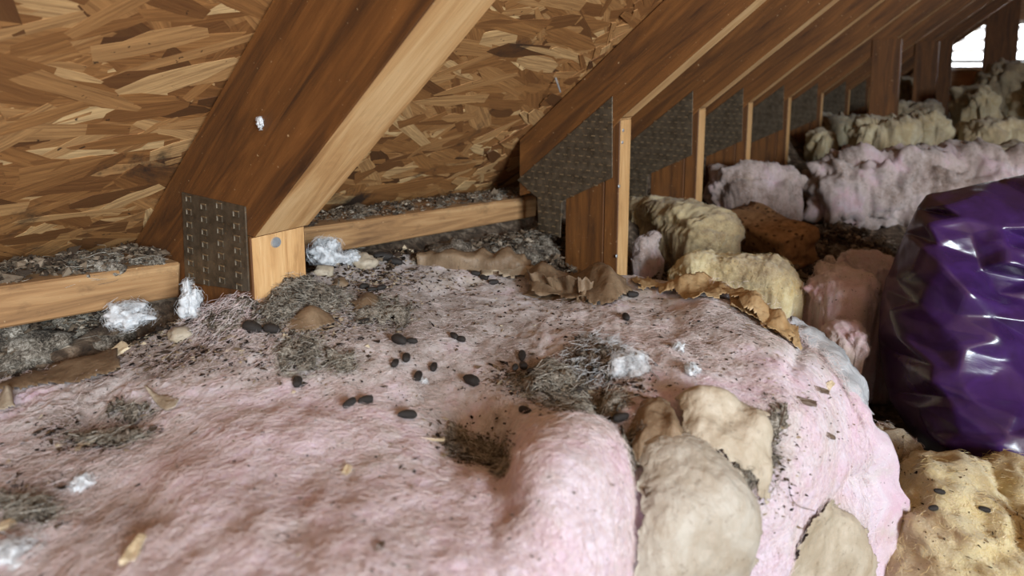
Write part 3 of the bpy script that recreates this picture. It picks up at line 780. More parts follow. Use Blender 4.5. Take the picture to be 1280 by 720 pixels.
# matted nest tangles lying on the batt
def tangle(name, label, spots, thick, cat='nest debris', fm='nestfibre', gm='grey_grain', fr=0.00011):
    t = thing(name, label, cat, tuple(surf(spots[0][0], spots[0][1])[0]))
    P = []; Nn = []
    GP = []; GZ = []
    for q, (cu, cv, ru, rv, n, h) in enumerate(spots):
        an = np.linspace(0, 2 * math.pi, 18, endpoint=False)
        poly = [(cu + ru * 0.9 * math.cos(a_), max(cv + rv * 0.9 * math.sin(a_), float(topv(cu + ru * 0.9 * math.cos(a_))) + 2)) for a_ in an]
        drape('felt_mat', poly, h * 0.7, M['felt'], t, (), 0.002, 14, 1.5, seed=cu * 0.37 + cv, smooth=False, rad=min(ru, rv) * 1.1, rough=0.25 * h + 0.0008, thick=0.0003)
        a = rng.uniform(0, 6.28, n); r = np.sqrt(rng.uniform(0, 1, n)) * 1.15
        u = cu + ru * r * np.cos(a); v = np.maximum(cv + rv * r * np.sin(a), topv(cu + ru * r * np.cos(a)) + 1)
        p, m = surf(u, v); hh = h * np.clip(1 - r ** 2, 0, 1) * rng.uniform(0.6, 1.1, n)
        P.append(p + np.array([0, 0, 1]) * hh[:, None]); Nn.append(m)
        k = n // 2
        GP.append(p[:k] + np.array([0, 0, 1]) * (hh[:k] * 0.9)[:, None]); GZ.append(rng.lognormal(-6.2, 0.45, k))
    P = np.concatenate(P); Nn = np.concatenate(Nn)
    tag(link_mesh('strands', fibres_mesh(P, Nn, rng.uniform(0.004, 0.013, len(P)), fr, 0.30, 1.6, 5), M[fm], t), kind='stuff')
    tag(link_mesh('grit', grains_mesh(np.concatenate(GP), np.concatenate(GZ), 0.8, 1.0), M[gm], t), kind='stuff')
    return t
tangle('nest_tangle', 'grey matted nest clump against the truss heel block', [(365, 372, 34, 22, 700, .016), (345, 400, 26, 16, 300, .010)], 1)
tangle('nest_tangle', 'grey felted clump of dust beside the brown paper scrap', [(400, 375, 40, 16, 500, .010), (480, 395, 40, 18, 300, .006)], 1)
tangle('nest_tangle', 'loose dusty tangle below the paper scrap', [(375, 445, 32, 24, 500, .007), (428, 457, 18, 10, 160, .007)], 1)
tangle('nest_tangle', 'straw-coloured nest tangle around the pile of droppings', [(690, 478, 46, 22, 800, .009), (735, 500, 50, 16, 700, .008)], 1, gm='grain')
tangle('nest_tangle', 'grey cobweb-like tangle beside the white fluff tuft', [(745, 450, 42, 28, 700, .010)], 1, fm='wfibre')
tangle('nest_tangle', 'dark crumbly clump in the hollow of the pink batt', [(590, 545, 34, 24, 420, .006), (622, 575, 14, 14, 80, .005)], 1, gm='grain')
tangle('nest_tangle', 'dark clump with white flecks near the small torn scrap', [(135, 545, 52, 16, 300, .006), (160, 512, 30, 10, 120, .005)], 1, gm='grain')
tangle('nest_tangle', 'pinkish dusty tangle in front of the square nail plate', [(275, 402, 40, 24, 500, .012), (300, 385, 30, 12, 200, .012)], 1, fm='fibre')
tangle('nest_tangle', 'stringy grey tangle along the tan paper fold', [(965, 560, 12, 50, 260, .005), (930, 600, 30, 14, 160, .005)], 1)
tangle('nest_tangle', 'dull tangle at the left edge of the pink batt', [(30, 640, 45, 22, 260, .006)], 1)
tangle('nest_tangle', 'brown straw tangle beside the pink bulge', [(790, 560, 16, 34, 240, .006)], 1)

# ------------------------------------------------------------------ droppings
def dropping_mesh(k):
    r_ = np.random.default_rng(100 + k)
    nu, nv = 14, 12
    th = np.linspace(0, math.pi, nu); ph = np.linspace(0, 2 * math.pi, nv, endpoint=False)
    X = -np.cos(th)[:, None] * np.ones(nv); pr = np.sin(th) ** 0.75
    pr = pr * (1 - 0.18 * np.cos(th) * r_.uniform(-1, 1))
    Yv = pr[:, None] * np.cos(ph); Z = pr[:, None] * np.sin(ph)
    V = np.stack([X, Yv * 0.52, Z * 0.5], -1)
    V[..., 2] += 0.10 * r_.uniform(-1, 1) * (X ** 2 - 0.5)
    V *= (1 + 0.07 * pnoise(V * 2.6 + 7 * k))[..., None]
    a = np.arange(nu * nv).reshape(nu, nv); b = np.roll(a, -1, 1)
    F = np.stack([a[:-1], b[:-1], b[1:], a[1:]], -1).reshape(-1, 4)
    return np_mesh('dropping', V.reshape(-1, 3) * 0.5, F)
DM = [dropping_mesh(k) for k in range(4)]
for m_ in DM:
    m_.materials.append(M['dropping']); m_.polygons.foreach_set('use_smooth', np.ones(len(m_.polygons), dtype=bool))
def drop(u, v, ang, L, label, group, lift=0.0, k=None):
    """ang: direction in the picture (degrees, counter-clockwise from right); the pellet lies on the batt"""
    p, n = surf(u, v); q, _ = surf(u + 4 * math.cos(math.radians(ang)), v - 4 * math.sin(math.radians(ang)))
    x = q - p; n = np.array([0, 0, 1]) * 0.5 + n * 0.5; n /= np.linalg.norm(n); x = x - n * (x @ n); x /= np.linalg.norm(x); y = np.cross(n, x)
    s = L
    o = bpy.data.objects.new('dropping', DM[random.randrange(4) if k is None else k]); COL.objects.link(o)
    w = random.uniform(0.9, 1.15)
    mw = Matrix(((x[0] * s, y[0] * s * w, n[0] * s * w, 0), (x[1] * s, y[1] * s * w, n[1] * s * w, 0), (x[2] * s, y[2] * s * w, n[2] * s * w, 0), (0, 0, 0, 1)))
    o.matrix_world = Matrix.Translation(Vector(p + n * (s * 0.235 + lift))) @ mw
    return tag(o, label, 'dropping', group)
GD = 'rodent droppings on the pink batt'
D = [ # u, v, angle, px length, label
 (315, 416, -5, 26, 'longer black dropping of the pair beside the brown paper scrap'), (340, 417, -8, 22, 'shorter black dropping of the pair beside the brown paper scrap'),
 (371, 476, 75, 20, 'lone upright dropping below the loose dusty tangle'),
 (437, 510, 20, 19, 'tilted dropping of the side-by-side pair on clean pink fibreglass'), (457, 505, 5, 19, 'level dropping of the side-by-side pair on clean pink fibreglass'),
 (508, 526, -5, 23, 'single dusty dropping lying flat on clean pink fibreglass'),
 (498, 433, -32, 24, 'slanted dropping of the touching pair above the upright pair'), (514, 434, -15, 15, 'stubby dropping of the touching pair above the upright pair'),
 (493, 459, 60, 18, 'leaning dropping of the upright touching pair'), (507, 453, 80, 17, 'steep dropping of the upright touching pair'),
 (523, 471, 65, 18, 'dropping with a white tuft of fluff at its side'), (542, 461, 72, 18, 'upright dropping beside the one with the white tuft'),
 (567, 424, -40, 16, 'left half of a joined double dropping'), (576, 428, -25, 15, 'right half of a joined double dropping'),
 (589, 477, -22, 24, 'large dropping with a shadow between the double dropping and the dark hollow'),
 (655, 511, 0, 17, 'lone dropping between the dark hollow and the nest tangle'),
 (652, 446, 80, 19, 'topmost dropping of the piled cluster'), (643, 470, 70, 15, 'outermost round dropping of the piled cluster'), (655, 462, -60, 18, 'slanting dropping inside the piled cluster'),
 (661, 484, 80, 15, 'lowest dropping of the piled cluster'), (668, 471, -30, 14, 'small dark dropping of the piled cluster next to the straw tangle'),
 (692, 494, -10, 18, 'black dropping at the edge of the straw tangle'), (712, 489, 20, 17, 'black dropping buried in the straw tangle'), (724, 482, -30, 17, 'round black dropping deep in the straw tangle'),
 (764, 519, 0, 22, 'long black dropping above the pink bulge'), (779, 518, -15, 20, 'black dropping touching the kraft paper above the pink bulge'),
 (783, 401, -50, 15, 'dropping on the far dusty side of the batt'), (791, 373, 10, 15, 'dropping beside the curled kraft paper'),
 (455, 405, 5, 15, 'lone dropping on the dusty pink near the brown scrap'),
 (477, 365, 5, 13, 'dropping at the end of the row on the dusty ridge'), (465, 367, 0, 12, 'dropping in the middle of the row on the dusty ridge'), (455, 361, 10, 14, 'dropping at the head of the row on the dusty ridge'),
 (594, 346, -10, 12, 'first dropping of three before the torn dark paper'), (605, 350, -20, 12, 'middle dropping of three before the torn dark paper'), (617, 354, 5, 13, 'last dropping of three before the torn dark paper'),
 (583, 563, -10, 19, 'dropping at the foot of the dark hollow'), (592, 552, 30, 14, 'dropping inside the dark hollow'), (572, 535, 60, 14, 'dropping on the rim of the dark hollow'),
 (478, 325, -5, 24, 'fat black dropping among crumbs by the white fluff'), (494, 328, -10, 18, 'second fat black dropping among crumbs by the white fluff'),
 (432, 456, 20, 16, 'brownish broken dropping on the dusty tangle'), (410, 371, 0, 18, 'dark flat dropping on the grey felted clump'),
 (876, 566, -35, 18, 'black dropping tucked under the tan paper fold'), (888, 573, -30, 18, 'second black dropping tucked under the tan paper fold'),
]
for (u, v, a, L, lab) in D:
    dep = (surf(u, v)[0] - CAM) @ FW
    drop(u, v, a, L * dep / FPX * 1.04, lab, GD, 0.006 if 'cluster' in lab and 'topmost' not in lab and 'lowest' not in lab else 0.0)
# little specks: single seeds on the batt
# ------------------------------------------------------------------ paper
# kraft facing still fixed to the batt
drape('kraft_facing', [(800, 560), (826, 548), (850, 548), (880, 562), (915, 602), (938, 640), (948, 690), (946, 795), (792, 795), (797, 700), (800, 640)], 0.005, M['kraft'], batt, [(915, 640, 30, 60, .005), (870, 620, 50, 60, .003)], 0.0028, 8, 1.5, seed=1, rad=30)
drape('kraft_facing', [(790, 530), (800, 512), (822, 504), (836, 512), (846, 540), (858, 566), (838, 572), (815, 566), (800, 585), (790, 560)], 0.006, M['kraft_brown'], batt, [(838, 545, 10, 24, .006), (815, 520, 20, 14, .004)], 0.004, 7, 1.5, seed=21, rad=20)
drape('kraft_facing', [(838, 508), (872, 502), (915, 512), (945, 530), (962, 560), (966, 600), (955, 640), (945, 625), (930, 598), (905, 585), (880, 570), (852, 552), (845, 530)], 0.009, M['kraft_pale'], batt, [(890, 520, 44, 14, .012), (940, 548, 18, 20, .010), (955, 600, 10, 30, .006)], 0.004, 8, 1.5, seed=2, rad=24)
drape('kraft_facing', [(1008, 650), (1040, 632), (1075, 650), (1090, 690), (1096, 790), (985, 790), (985, 720)], 0.008, M['kraft_pale'], batt, [(1040, 680, 30, 40, .006)], 0.004, 8, 1.5, seed=3)
drape('kraft_facing', [(795, 349), (850, 355), (900, 366), (940, 384), (985, 410), (1008, 430), (1000, 438), (960, 418), (920, 398), (880, 385), (820, 368), (780, 360)], 0.006, M['kraft_tan'], batt, [(870, 360, 30, 10, .010), (945, 392, 30, 10, .012), (905, 372, 12, 8, .008)], 0.005, 9, 1.2, seed=4)
drape('kraft_facing', [(885, 366), (930, 378), (965, 396), (1000, 426), (985, 428), (950, 408), (915, 392), (892, 382)], 0.010, M['kraft_tan'], batt, [(940, 384, 20, 8, .010), (975, 405, 12, 8, .010)], 0.005, 8, 1.2, seed=14)
drape('kraft_facing', [(655, 350), (690, 346), (735, 352), (785, 352), (792, 372), (760, 388), (725, 382), (690, 378), (660, 372)], 0.008, M['kraft_brown'], batt, [(676, 352, 18, 12, .018), (745, 358, 22, 12, .020), (765, 372, 14, 12, .012)], 0.005, 5, seed=5)
drape('kraft_facing', [(600, 338), (640, 334), (690, 342), (680, 352), (640, 352), (600, 347)], 0.004, M['kraft_pale'], batt, [(650, 340, 20, 8, .010)], 0.003, 4, seed=6)
drape('kraft_facing', [(-40, 498), (30, 476), (100, 448), (150, 440), (155, 462), (110, 480), (40, 490), (-20, 502)], 0.004, M['kraft_brown'], batt, [(90, 458, 40, 8, .004)], 0.002, 4, seed=7)
# torn scraps that lie loose
drape('paper_scrap', [(350, 418), (362, 404), (385, 394), (415, 398), (420, 408), (398, 416), (372, 422)], 0.004, M['kraft_brown'], None, [(390, 400, 16, 8, .006)], 0.001, 2, 1.5, 'brown leaf-like paper scrap by the pair of black droppings', 'paper', seed=8)
drape('paper_scrap', [(438, 378), (462, 370), (482, 380), (470, 394), (445, 392)], 0.004, M['kraft_brown'], None, [(458, 378, 10, 8, .004)], 0.001, 2, 1.5, 'crumpled brown paper scrap on the grey felted clump', 'paper', seed=9)
drape('paper_scrap', [(180, 492), (200, 496), (226, 500), (222, 512), (206, 517), (192, 504)], 0.003, M['kraft_pale'], None, [(185, 494, 8, 6, .006)], 0.001, 2, 1.5, 'cream torn scrap standing on the pink fibreglass', 'paper', seed=10)
drape('paper_scrap', [(0, 498), (18, 492), (20, 514), (4, 520), (-14, 516)], 0.004, M['kraft_pale'], None, [(12, 500, 8, 10, .008)], 0.001, 2, 1.5, 'curled pale scrap at the far end of the brown facing', 'paper', seed=11)
# dark upright flap of kraft paper at the back of the batt
def flap(name, pts_lo, pts_hi, mat, parent, label=None, cat=None, bulge=0.01, n=40, m=14, seed=0, thick=0.0004):
    """strip of paper between two world polylines"""
    A = np.array(pts_lo, float); B = np.array(pts_hi, float)
    s = np.linspace(0, 1, n); ia = np.linspace(0, 1, len(A)); ib = np.linspace(0, 1, len(B))
    PA = np.stack([np.interp(s, ia, A[:, k]) for k in range(3)], -1); PB = np.stack([np.interp(s, ib, B[:, k]) for k in range(3)], -1)
    t_ = np.linspace(0, 1, m)[None, :, None]
    tj = t_ * (1 + 0.16 * fbm(np.stack([s * 9, s * 0, s * 0 + seed], -1), 3))[:, None, None]
    Gp = PA[:, None] * (1 - tj) + PB[:, None] * tj
    nn = grid_normals(Gp)
    Gp = Gp + nn * (bulge * np.sin(math.pi * t_) + 0.004 * fbm(Gp * 60 + seed, 3)[..., None] + 0.003 * pnoise(Gp * 30 + seed)[..., None])
    o = link_mesh(name, np_mesh(name, Gp.reshape(-1, 3), grid_faces(n, m)), mat, parent, None, True)
    md = o.modifiers.new('thickness', 'SOLIDIFY'); md.thickness = thick
    if label: tag(o, label, cat)
    return o
lo = [surf(u, v)[0] - [0, 0, .004] for u, v in ((522, 330), (560, 338), (600, 342), (640, 345), (662, 345))]
dep = [(p - CAM) @ FW for p in lo]
hi = [at(u, v, d + 0.02) for (u, v), d in zip(((528, 316), (560, 312), (600, 314), (640, 312), (662, 324)), dep)]
flap('kraft_facing', lo, hi, M['kraft_brown'], batt, bulge=0.012, seed=1)
lo = [surf(u, v)[0] for u, v in ((655, 368), (690, 376), (730, 384), (748, 382))]
dep = [(p - CAM) @ FW for p in lo]
hi = [at(u, v, d + 0.016) for (u, v), d in zip(((660, 338), (690, 346), (722, 346), (742, 352)), dep)]
flap('kraft_facing', lo, hi, M['kraft_brown'], batt, bulge=-0.012, seed=3)
# clear plastic slipping out at the back corner
lo = [surf(u, v)[0] + [0, 0, .002] for u, v in ((985, 408), (1010, 425), (1035, 452), (1058, 490), (1072, 520))]
hi = [at(u, v, (p - CAM) @ FW + 0.06) - [0, 0, .0] for (u, v), p in zip(((980, 408), (1020, 416), (1052, 440), (1076, 482), (1084, 520)), lo)]
flap('plastic_sheet', lo, hi, M['sheet'], None, 'clear crinkled plastic sheet poking out behind the pink batt', 'plastic sheet', bulge=0.008, seed=5)

# ------------------------------------------------------------------ chips, twigs
def chip(u, v, L, W, T, ang, label, cat='wood chip', mat='chip', tilt=0.2, name='wood_chip'):
    p, n = surf(u, v); q, _ = surf(u + 5 * math.cos(math.radians(ang)), v - 5 * math.sin(math.radians(ang)))
    x = Vector(q - p).normalized(); n = Vector(n); n = (n + Vector((0, 0, 1))).normalized()
    x = (x - n * x.dot(n)).normalized(); y = n.cross(x)
    bm = bmesh.new(); bmesh.ops.create_cube(bm, size=1)
    bmesh.ops.subdivide_edges(bm, edges=bm.edges[:], cuts=2, use_grid_fill=True)
    for w in bm.verts:
        w.co = Vector((w.co.x * L, w.co.y * W * (1 - 0.35 * w.co.x + 0.2 * random.uniform(-1, 1)), w.co.z * T))
        w.co += Vector((random.gauss(0, L * 0.03), random.gauss(0, W * 0.06), random.gauss(0, T * 0.12)))
    me = bpy.data.meshes.new(name); bm.to_mesh(me); bm.free()
    mw = Matrix(((x.x, y.x, n.x, 0), (x.y, y.y, n.y, 0), (x.z, y.z, n.z, 0), (0, 0, 0, 1)))
    o = link_mesh(name, me, M[mat], None, Matrix.Translation(Vector(p) + n * (T * 0.4)) @ mw @ Matrix.Rotation(tilt, 4, 'X'))
    return tag(o, label, cat)
chip(434, 588, .0060, .0040, .002, 40, 'tiny pale wood chip on clean pink fibreglass')
chip(172, 702, .0135, .0058, .004, 55, 'cream wood chip on the nearest dusty pink')
chip(12, 657, .008, .005, .003, 20, 'tan wood chip beside the grey tangle on the pink edge')
chip(150, 440, .016, .012, .002, -20, 'thin square tan chip on the brown facing')
chip(125, 533, .010, .004, .003, 20, 'narrow pale chip by the dark flecked clump')
chip(108, 548, .009, .007, .004, 10, 'whitish lump chip in the dark flecked clump')
chip(540, 552, .017, .0012, .0012, 5, 'thin straw splinter by the dark hollow')
chip(768, 465 + 60, .012, .003, .003, -30, 'whitish curl chip touching the pink bulge')
chip(1040, 480, .014, .004, .002, 45, 'pale splinter on the batt edge above the plastic sheet')
chip(1000, 505, .017, .004, .003, -38, 'grey bark sliver on the pink flank, darker end up', 'twig', 'twig', name='twig')
chip(1022, 492, .011, .003, .002, -35, 'short grey bark sliver near the batt edge', 'twig', 'twig', name='twig')
chip(1028, 545, .008, .003, .002, -50, 'small brown sliver low on the pink flank', 'twig', 'twig', name='twig')
chip(821, 618, .018, .0046, .004, 15, 'dark insect-like twig on the kraft bulge', 'twig', 'twig', name='twig')
chip(861, 597, .011, .002, .0016, -15, 'thin dark twig across the kraft bulge', 'twig', 'twig', name='twig')
chip(474, 693, .006, .003, .003, 60, 'small grey fleck on the pink foreground', 'twig', 'twig', name='twig')
chip(806, 540, .009, .007, .005, 70, 'dark brown crumb on the brown paper fold', 'twig', 'twig', name='twig')
def thread(u, v, L, wob, label, cat='thread', mat='wfibre', r=0.0005, n=1):
    p, m = surf(np.array([u]), np.array([v]))
    me = fibres_mesh(p + m * 0.001, m, np.array([L]), r, 0.15, wob, 14)
    return tag(link_mesh('thread', me, M[mat]), label, cat)
thread(815, 470, .045, 1.2, 'white curly thread right of the fluff tuft')
thread(960, 545, .05, 0.6, 'dark thin stem along the paper fold', mat='twig')
thread(985, 620, .05, 0.4, 'long dark hair on the pink flank', mat='twig', r=0.0003)

# ------------------------------------------------------------------ white fluff
def fluff(p, n, r, label, count=900, sc=(1, 1, 0.7)):
    t = thing('fluff_tuft', label, 'fluff', tuple(p), 'tufts of white fluff')
    nu, nv = 40, 24
    th = np.linspace(0.02, math.pi - 0.02, nv); ph = np.linspace(0, 2 * math.pi, nu, endpoint=False)
    Dn = np.stack([np.sin(th)[None] * np.cos(ph)[:, None], np.sin(th)[None] * np.sin(ph)[:, None], np.cos(th)[None] * np.ones(nu)[:, None]], -1)
    rr = r * (0.75 + 0.6 * fbm(Dn * 1.6 + p * 31, 3) + 0.09 * fbm(Dn * 7 + p * 11, 3))
    V = Dn * rr[..., None] * np.array(sc) + p
    a = np.arange(nu * nv).reshape(nu, nv); b = np.roll(a, -1, 0)
    F = np.stack([a[:, :-1], b[:, :-1], b[:, 1:], a[:, 1:]], -1).reshape(-1, 4)
    link_mesh('core', np_mesh('core', V.reshape(-1, 3), F, {'rnd': np.full(nu * nv, 0.6)}), M['wfibre'], t, None, True)
    ii = rng.integers(0, nu * nv, count)
    tag(link_mesh('wisps', fibres_mesh(V.reshape(-1, 3)[ii], Dn.reshape(-1, 3)[ii], rng.uniform(0.3, 0.75, count) * r, 0.00009, 0.25, 1.2), M['wfibre'], t), kind='stuff')
p, n = surf(786, 463); fluff(p + [0, 0, .004], n, 0.0150, 'bright white fluff tuft by the grey cobweb tangle', 1400, (1, 1, .65))
p, n = surf(865, 470); fluff(p + [0, 0, .002], n, 0.006, 'small white fluff wisp on the bare pink ridge', 300)
p, n = surf(848, 440); fluff(p + [0, 0, .002], n, 0.005, 'smaller fluff wisp further back on the pink ridge', 200)
fluff(at(408, 316, 0.70), None, 0.020, 'bluish white fluff tuft beside the truss heel block', 1200, (1, 1, 0.9))
fluff(at(438, 322, 0.72), None, 0.011, 'dull fluff tuft next to the bluish one', 500)
fluff(at(160, 394, 0.575), None, 0.016, 'ragged white fluff tuft on the dark debris below the eave board', 900, (1.3, 1.3, .7))
fluff(at(238, 380, 0.575), None, 0.012, 'upright pale fluff tuft below the nail plate', 500, (.8, .8, 1.6))
p, n = surf(530, 474); fluff(p, n, 0.004, 'tiny fluff wisp beside a dropping', 120)
p, n = surf(105, 605); fluff(p, n, 0.007, 'flat white wisp on the dusty pink', 260, (1, 1, .5))
p, n = surf(15, 690); fluff(p - [0, 0, .004], n, 0.016, 'soft grey-white fluff in the pink corner', 500, (1, 1, .6))
fluff(ony(326, 153, Y1 - 0.001), None, 0.0045, 'small pale cocoon stuck to the first rafter', 100, (.8, .8, 1.1))

# ------------------------------------------------------------------ bed of dust between everything
bx = np.arange(-1.15, 2.7, 0.016); by = np.arange(-0.6, 4.92, 0.018)
BX, BY = np.meshgrid(bx, by, indexing='ij')
def bed_z(x, y):
    x = np.asarray(x, float); y = np.asarray(y, float)
    z = 0.135 + 0.090 * sstep(-0.40, -0.56, x) + 0.032 * sstep(-0.60, -0.66, x) + 0.10 * sstep(1.3, 2.4, y) + 0.04 * sstep(2.4, 4.2, y)
    P = np.stack([x, y, x * 0], -1)
    z = z + 0.018 * fbm(P * 7, 4) + 0.010 * fbm(P * 26 + 4, 3)
    bc = at(1292, 430, 0.80)                                    # bare boards where the bag stands
    pocket = np.maximum(sstep(-0.15, -0.06, x) * sstep(1.0, 0.86, y), sstep(0.34, 0.27, np.hypot(x - bc[0], y - bc[1])))
    return z * (1 - pocket) + pocket * (0.008 + 0.006 * fbm(P * 26 + 4, 3))
BZ = bed_z(BX, BY)
BZ = np.minimum(BZ, np.where(BX < -0.62, np.maximum(CU2 + SL * BX - 0.02, 0.02), 9))
BZ = np.maximum(BZ, 0.005)
tag(link_mesh('dust_bed', np_mesh('dust_bed', np.stack([BX, BY, BZ], -1).reshape(-1, 3), grid_faces(*BX.shape)), M['bed'], floor, None, True), 'grey-brown bed of dust and nesting crumbs', kind='stuff')

_ib = bmesh.new(); bmesh.ops.create_icosphere(_ib, subdivisions=3, radius=1)
ICO_V = np.array([v.co for v in _ib.verts]); ICO_F = np.array([[v.index for v in f.verts] for f in _ib.faces]); _ib.free()
def clods_mesh(P, R):
    V = []
    for p, r in zip(P, R):
        d = ICO_V * (1 + 0.45 * fbm(ICO_V * 1.3 + p * 60, 3) + 0.12 * pnoise(ICO_V * 5 + p * 30))[:, None]
        V.append(d * r * np.array([rng.uniform(.8, 1.3), rng.uniform(.7, 1.1), rng.uniform(.5, .8)]) + p)
    F = np.concatenate([ICO_F + k * len(ICO_V) for k in range(len(P))])
    return np_mesh('clods', np.concatenate(V), F)
def heap(name, label, items, mat='grey_grain', cat='debris', clod=0.012, share=0.03, ground=False):
    """items: (world centre, rx, ry, height, count, size)"""
    PP = []; SS = []; CPt = []; CR = []
    for (c, rx, ry, h, n, s) in items:
        if ground: c = np.array([c[0], c[1], float(bed_z(c[0], c[1])) - 0.004])
        for out, m in ((PP, n), (CPt, max(3, int(n * share)))):
            a = rng.uniform(0, 6.28, m); r = np.sqrt(rng.uniform(0, 1, m))
            z = h * (1 - r ** 1.5) * (0.55 + 0.45 * rng.uniform(0, 1, m)) + (0.002 if m == n else -0.004)
            px_, py_ = c[0] + rx * r * np.cos(a), c[1] + ry * r * np.sin(a)
            out.append(np.stack([px_, py_, (bed_z(px_, py_) - 0.003 if ground else c[2]) + z], -1))
        SS.append(0.8 * s * rng.lognormal(-0.25, 0.5, n)); CR.append(clod * rng.lognormal(-0.2, 0.35, m))
    t = thing(name, label, cat, tuple(items[0][0])); t['kind'] = 'stuff'
    tag(link_mesh('crumbs', grains_mesh(np.concatenate(PP), np.concatenate(SS), 0.9, 0.9), M[mat], t), kind='stuff')
    tag(link_mesh('clods', clods_mesh(np.concatenate(CPt), np.concatenate(CR)), M['felt'], t, None, True), kind='stuff')
    F_ = np.concatenate(CPt); F_ = np.repeat(F_, 12, 0) + rng.normal(0, clod * 0.7, (len(F_) * 12, 3)) * [1, 1, .5]
    tag(link_mesh('strands', fibres_mesh(F_, np.repeat([[0, 0, 1.]], len(F_), 0), rng.uniform(.006, .022, len(F_)), .00015, .3, 1.2, 5), M['nestfibre'], t), kind='stuff')
    return t
ev = lambda u, v, z: onz(u, v, z)
heap('debris_heap', 'dark crumbly nesting debris piled below the first eave board', [(ev(x, y, .235), .062, .050, .046, 900, .0085) for x, y in ((10, 455), (60, 440), (110, 425), (160, 412), (205, 398))] + [(ev(x, 465, .23), .05, .04, .02, 400, .006) for x in (-20, 30, 80)], clod=.012, share=.05)
heap('debris_heap', 'flaky debris lying on top of the first eave board', [(BOARD[0](k / 4 + .06) + np.array([-.038, 0, 0]), .034, .035, .014, 330, .008) for k in range(4)], clod=.008)
heap('debris_heap', 'grit and flakes along the top of the second eave board', [(BOARD[1]((k + .5) / 7) + np.array([-.038, 0, 0]), .033, .05, .012, 260, .006) for k in range(7)], clod=.005)
heap('debris_heap', 'grey crumbs heaped between the second eave board and the torn dark paper', [(BOARD[1]((k + .5) / 7) + np.array([.050, 0, 0]), .046, .055, .030, 750, .0085) for k in range(7)], ground=True)
heap('debris_heap', 'crumbs and pebbles beside the first heel block', [(ev(x, y, .268), .028, .028, .014, 160, .009) for x, y in ((440, 330), (470, 335), (415, 345), (500, 325))], 'grain')
heap('debris_heap', 'crumbs around the foot of the pale heel post', [((-0.47, .78, .19), .07, .06, .05, 600, .009), ((-.36, .84, .15), .09, .08, .05, 500, .010), ((-.40, .95, .16), .08, .08, .05, 400, .010)], ground=True)
heap('debris_heap', 'speckled crumbs before the broken board chunk', [((-0.30, 1.12, .10), .14, .14, .04, 900, .012), ((-.20, 1.08, .09), .10, .10, .04, 700, .012), ((-.08, 1.20, .09), .12, .09, .04, 600, .012)] + [(onz(u_, v_, .135), .10, .09, .035, 700, .010) for u_, v_ in ((930, 312), (985, 312), (1030, 312), (1066, 308))], clod=.010, ground=True)
heap('debris_heap', 'crumbs on the floor behind the plastic sheet', [(at(1060, 430, .80), .07, .07, .02, 300, .010), (at(1066, 545, .68), .035, .035, .02, 200, .008)], 'grain', ground=True)
# pebbles by the fluff
def lump_stone(p, r, label, mat='kraft_pale'):
    bm = bmesh.new(); bmesh.ops.create_icosphere(bm, subdivisions=3, radius=1)
    for w in bm.verts:
        c = np.array(w.co); w.co = Vector(c * (1 + 0.35 * fbm(c * 1.5 + p * 50, 3))) * r; w.co.z *= 0.7
    me = bpy.data.meshes.new('crumb_lump'); bm.to_mesh(me); bm.free()
    o = link_mesh('crumb_lump', me, M[mat], None, Matrix.Translation(Vector(p)), True)
    return tag(o, label, 'lump')
p, n = surf(455, 332); lump_stone(p + [0, 0, .004], .014, 'pale rounded lump among crumbs beside the bluish fluff')
p, n = surf(405, 342); lump_stone(p + [0, 0, .004], .010, 'beige lump at the foot of the heel block')
p, n = surf(425, 352); lump_stone(p, .009, 'brownish small lump on the dusty ridge', 'kraft_brown')
p, n = surf(225, 418); lump_stone(p, .010, 'grey-white lump near the pinkish tangle')

